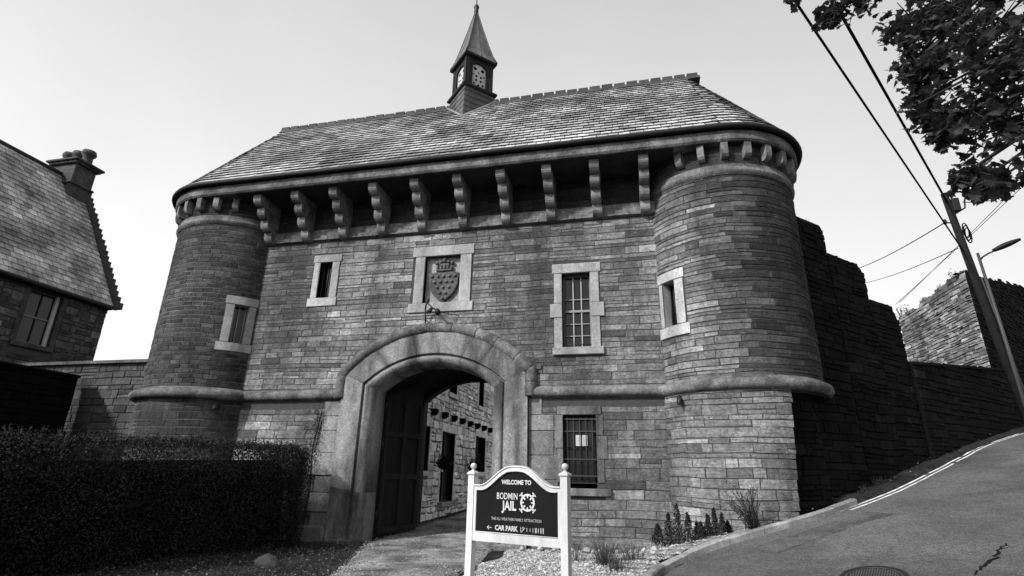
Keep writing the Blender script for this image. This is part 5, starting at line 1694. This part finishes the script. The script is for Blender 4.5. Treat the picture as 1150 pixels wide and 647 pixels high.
def tree():
    T = thing('sycamore_tree', 'overhanging broad-leaved tree reaching in from the upper right corner', 'tree', (6.2, -12.2, 0))
    g = zsurf(6.2, -12.2)
    b = MB()
    b.tube([(6.2, -12.2, g-.3), (6.15, -12.2, g+1.2), (6.0, -12.1, g+3.0), (5.9, -12.0, g+5.5), (5.7, -11.9, g+8)], [.34, .27, .23, .18, .10], 12); b.build('trunk', M_bark, T)
    rg = random.Random(55)
    clumps = [((2.95, -9.95, 4.95), .52), ((2.72, -9.80, 5.15), .42), ((2.66, -10.1, 4.45), .46), ((2.95, -10.3, 4.4), .55), ((2.48, -9.72, 4.70), .26), ((2.45, -9.78, 4.32), .22), ((2.62, -10.02, 4.05), .28),
              ((2.55, -10.22, 3.82), .26), ((2.52, -10.42, 3.62), .24), ((2.9, -10.6, 3.9), .45), ((2.50, -9.50, 5.0), .16), ((2.62, -9.50, 5.5), .30), ((2.40, -9.12, 6.10), .24), ((2.18, -9.0, 6.12), .16), ((1.98, -8.92, 6.52), .12),
              ((3.3, -10.4, 5.3), .6), ((2.9, -9.7, 5.7), .5), ((3.4, -10.8, 4.6), .6), ((2.42, -9.86, 4.02), .12), ((2.50, -9.98, 3.68), .16),
              ((2.44, -10.02, 3.52), .15), ((2.46, -10.2, 3.45), .17), ((2.40, -9.98, 3.62), .10), ((2.55, -9.62, 4.95), .2), ((2.6, -9.62, 5.25), .22), ((2.46, -9.62, 4.55), .13), ((2.36, -9.72, 4.42), .10), ((2.42, -9.80, 4.18), .12), ((4.2, -11, 6.2), .9), ((5.2, -11.6, 7.2), 1.2), ((3.2, -9.8, 6.9), .8), ((5.8, -11.8, 8.5), 1.3), ((7.0, -12.4, 7.4), 1.2), ((4.4, -10.6, 7.6), 1.0)]
    br = MB()
    forks = [(Vector((5.95, -12.05, g+3.6)), Vector((4.6, -11.2, 4.6))), (Vector((5.95, -12.05, g+4.8)), Vector((4.3, -11.0, 5.9))), (Vector((5.9, -12, g+5.8)), Vector((4.6, -11.0, 7.0)))]
    for a, e in forks: br.tube([a, a.lerp(e, .5)+Vector((0, 0, .12)), e], [.11, .085, .06], 8)
    for (c, r) in clumps:
        c = Vector(c); e = min((f[1] for f in forks), key=lambda q: (q-c).length)
        mid = e.lerp(c, .55)+Vector((rg.gauss(0, .05), rg.gauss(0, .05), .12))
        br.tube([e, mid, c], [.035, .02, .008], 6)
        for _ in range(5):
            d = Vector((rg.gauss(0, 1), rg.gauss(0, 1), rg.gauss(0, .7))).normalized()*r*.8; br.tube([c-d*.15, c+d], [.007, .003], 4)
    br.build('branches', M_bark, T)
    lv = MB()
    for (c, r) in clumps:
        n = int(min(900, 90+2700*r**2))
        if r > .7: n = int(520*r)
        for _ in range(n):
            d = Vector((rg.gauss(0, 1), rg.gauss(0, 1), rg.gauss(0, 1))).normalized()*r*rg.random()**.45
            p = Vector(c)+Vector((d.x, d.y, d.z*.85))
            if r < .7 and noise.noise(p*3.4) + .55*noise.noise(p*8) < -.02: continue
            # leaves hang out from the twig in flat tiers, tips drooping
            leaf(lv, p, rg.uniform(.04, .092), rg, rg.uniform(.5, 1.6), 0, 1, (rg.gauss(0, .8)+d.x*.5, rg.gauss(0, .8)+d.y*.5, 1.0))
    lv.build('crown', M_leaft, T)
tree()

def manhole():
    x, y = 3.12, -4.55
    T = MB(); z0 = zsurf(x, y)
    gx, gy = (zsurf(x+.3, y)-zsurf(x-.3, y))/.6, (zsurf(x, y+.3)-zsurf(x, y-.3))/.6
    Z = lambda a, b: z0+gx*(a-x)+gy*(b-y)
    N = 40; r = .36
    def ring(rr, h): return [(x+rr*math.cos(2*PI*i/N), y+rr*math.sin(2*PI*i/N), Z(x+rr*math.cos(2*PI*i/N), y+rr*math.sin(2*PI*i/N))+h) for i in range(N)]
    pr = [(r+.07, -.02), (r+.07, .008), (r+.01, .010), (r, -.004), (r-.012, -.004), (r-.02, .008), (.001, .010)]
    rings = [ring(*q) for q in pr]
    for a, b, c in zip(rings, rings[1:], (1, 1, .4, .4, .4, .6)):
        for i in range(N): T.quad(a[i], a[(i+1) % N], b[(i+1) % N], b[i], c)
    rg = random.Random(1)
    for i in range(-9, 10):
        for j in range(-9, 10):
            a, b = x+i*.036+(j % 2)*.018, y+j*.036
            if (a-x)**2+(b-y)**2 > (r-.04)**2: continue
            s = .0115
            T.add([(a-s, b-s, Z(a-s, b-s)+.009), (a+s, b-s, Z(a+s, b-s)+.009), (a+s, b+s, Z(a+s, b+s)+.009), (a-s, b+s, Z(a-s, b+s)+.009), (a, b, Z(a, b)+.019)], [(0, 1, 4), (1, 2, 4), (2, 3, 4), (3, 0, 4)], 3.5)
    o = T.build('manhole_cover', M_iron); tag(o, 'round studded iron manhole cover set in the road', 'manhole cover')
manhole()
def patch():
    m = MB(); rg = random.Random(3)
    A, B = Vector((1.9, -2.55)), Vector((4.4, -1.0)); d = (B-A).normalized(); n = Vector((d.y, -d.x)); L = (B-A).length
    K = 16; rows = []
    for i in range(K+1):
        p = A.lerp(B, i/K); row = []
        for j in range(4):
            q = p+n*(j/3*.55+(.04*rg.uniform(-1, 1) if j in (0, 3) else 0)); row.append((q.x, q.y, zsurf(q.x, q.y)+.005))
        rows.append(row)
    m.add([q for r in rows for q in r], [(i*4+j, i*4+j+1, i*4+j+5, i*4+j+4) for i in range(K) for j in range(3)])
    struct(m.build('road_patch', M_patch))
patch()
def crack():
    m = MB(); rg = random.Random(10)
    A, B = Vector((4.25, -4.88)), Vector((5.17, -3.86))
    n = 16; pts = []
    for i in range(n+1):
        p = A.lerp(B, i/n)+Vector((rg.gauss(0, .035), rg.gauss(0, .035))); w = .010+.016*math.sin(PI*i/n)*rg.uniform(.6, 1.4)
        for s in (-1, 1): q = p+Vector((.74, -.67))*w*s; pts.append((q.x, q.y, zsurf(q.x, q.y)+.004))
    m.add(pts, [(2*i, 2*i+1, 2*i+3, 2*i+2) for i in range(n)])
    for (i0, dx, dy) in ((13, .18, .02), (14, .10, -.13), (7, -.1, .09)):
        b = Vector(pts[2*i0]); e = Vector((b.x+dx, b.y+dy, 0)); e.z = zsurf(e.x, e.y)+.004
        m.add([b, (b.x+.02, b.y-.02, b.z), e], [(0, 1, 2)])
    struct(m.build('road_crack', M_tar))
crack()

# ------------------------------------------------------------------ light
VEIL = (7.6, 5.0)
SUN_AZ = Vector((-.64, -.768)); SUN_EL = R(34)
w = bpy.data.worlds.new('World'); scene.world = w; w.use_nodes = True
nt = w.node_tree; bg = nt.nodes['Background']
sky = nt.nodes.new('ShaderNodeTexSky'); sky.sky_type = 'NISHITA'; sky.sun_disc = False
sky.sun_elevation = SUN_EL; sky.sun_rotation = math.atan2(SUN_AZ.x, SUN_AZ.y)
sky.air_density = 1.0; sky.dust_density = 4.0; sky.ozone_density = 1.0; sky.altitude = 50
bw = nt.nodes.new('ShaderNodeRGBToBW'); nt.links.new(sky.outputs[0], bw.inputs[0])
# a bright, even veil of thin cloud over the clear sky
tcw = nt.nodes.new('ShaderNodeTexCoord'); sx = nt.nodes.new('ShaderNodeSeparateXYZ'); nt.links.new(tcw.outputs['Generated'], sx.inputs[0])
mz = nt.nodes.new('ShaderNodeMapRange'); nt.links.new(sx.outputs['Z'], mz.inputs[0])
for k, v in ((1, .12), (2, .80), (3, VEIL[0]), (4, VEIL[1])): mz.inputs[k].default_value = v
ns = nt.nodes.new('ShaderNodeTexNoise'); ns.inputs['Scale'].default_value = 1.6; ns.inputs['Detail'].default_value = 5; nt.links.new(tcw.outputs['Generated'], ns.inputs['Vector'])
mn = nt.nodes.new('ShaderNodeMapRange'); nt.links.new(ns.outputs['Fac'], mn.inputs[0])
for k, v in ((1, .3), (2, .7), (3, .90), (4, 1.08)): mn.inputs[k].default_value = v
mm = nt.nodes.new('ShaderNodeMath'); mm.operation = 'MULTIPLY'; nt.links.new(mz.outputs[0], mm.inputs[0]); nt.links.new(mn.outputs[0], mm.inputs[1])
dp = nt.nodes.new('ShaderNodeVectorMath'); dp.operation = 'DOT_PRODUCT'; nt.links.new(tcw.outputs['Generated'], dp.inputs[0]); dp.inputs[1].default_value = (-.62, .78, 0)
md = nt.nodes.new('ShaderNodeMapRange'); nt.links.new(dp.outputs['Value'], md.inputs[0])
for k, v in ((1, .0), (2, .9), (3, .78), (4, 1.16)): md.inputs[k].default_value = v
m2 = nt.nodes.new('ShaderNodeMath'); m2.operation = 'MULTIPLY'; nt.links.new(mm.outputs[0], m2.inputs[0]); nt.links.new(md.outputs[0], m2.inputs[1]); mm = m2
ad = nt.nodes.new('ShaderNodeMath'); ad.operation = 'ADD'; nt.links.new(bw.outputs[0], ad.inputs[0]); nt.links.new(mm.outputs[0], ad.inputs[1])
nt.links.new(ad.outputs[0], bg.inputs['Color'])
bg.inputs['Strength'].default_value = .10
sd = bpy.data.lights.new('sun', 'SUN'); sd.energy = 5.0; sd.angle = R(4.5); sd.color = (1, 1, 1)
so = bpy.data.objects.new('sun', sd); COL.objects.link(so)
dv = Vector((SUN_AZ.x*math.cos(SUN_EL), SUN_AZ.y*math.cos(SUN_EL), math.sin(SUN_EL)))
so.rotation_euler = dv.to_track_quat('Z', 'Y').to_euler(); so.location = (-20, -20, 30)

# ------------------------------------------------------------------ camera
cd = bpy.data.cameras.new('camera'); cam = bpy.data.objects.new('camera', cd); COL.objects.link(cam)
cd.sensor_width = 36; cd.lens = 36*607/1150; cd.clip_end = 2000; cd.clip_start = .05
cam.location = (0, -14, 1.5)
pit, rol, yaw = .3366, .0195, .2277
cam.matrix_world = Matrix.Translation((0, -14, 1.5)) @ (Matrix.Rotation(yaw, 4, 'Z') @ Matrix.Rotation(PI/2+pit, 4, 'X') @ Matrix.Rotation(rol, 4, 'Z'))
scene.camera = cam
scene.view_settings.view_transform = 'Standard'; scene.view_settings.look = 'None'
scene.view_settings.exposure = 0; scene.view_settings.gamma = 1
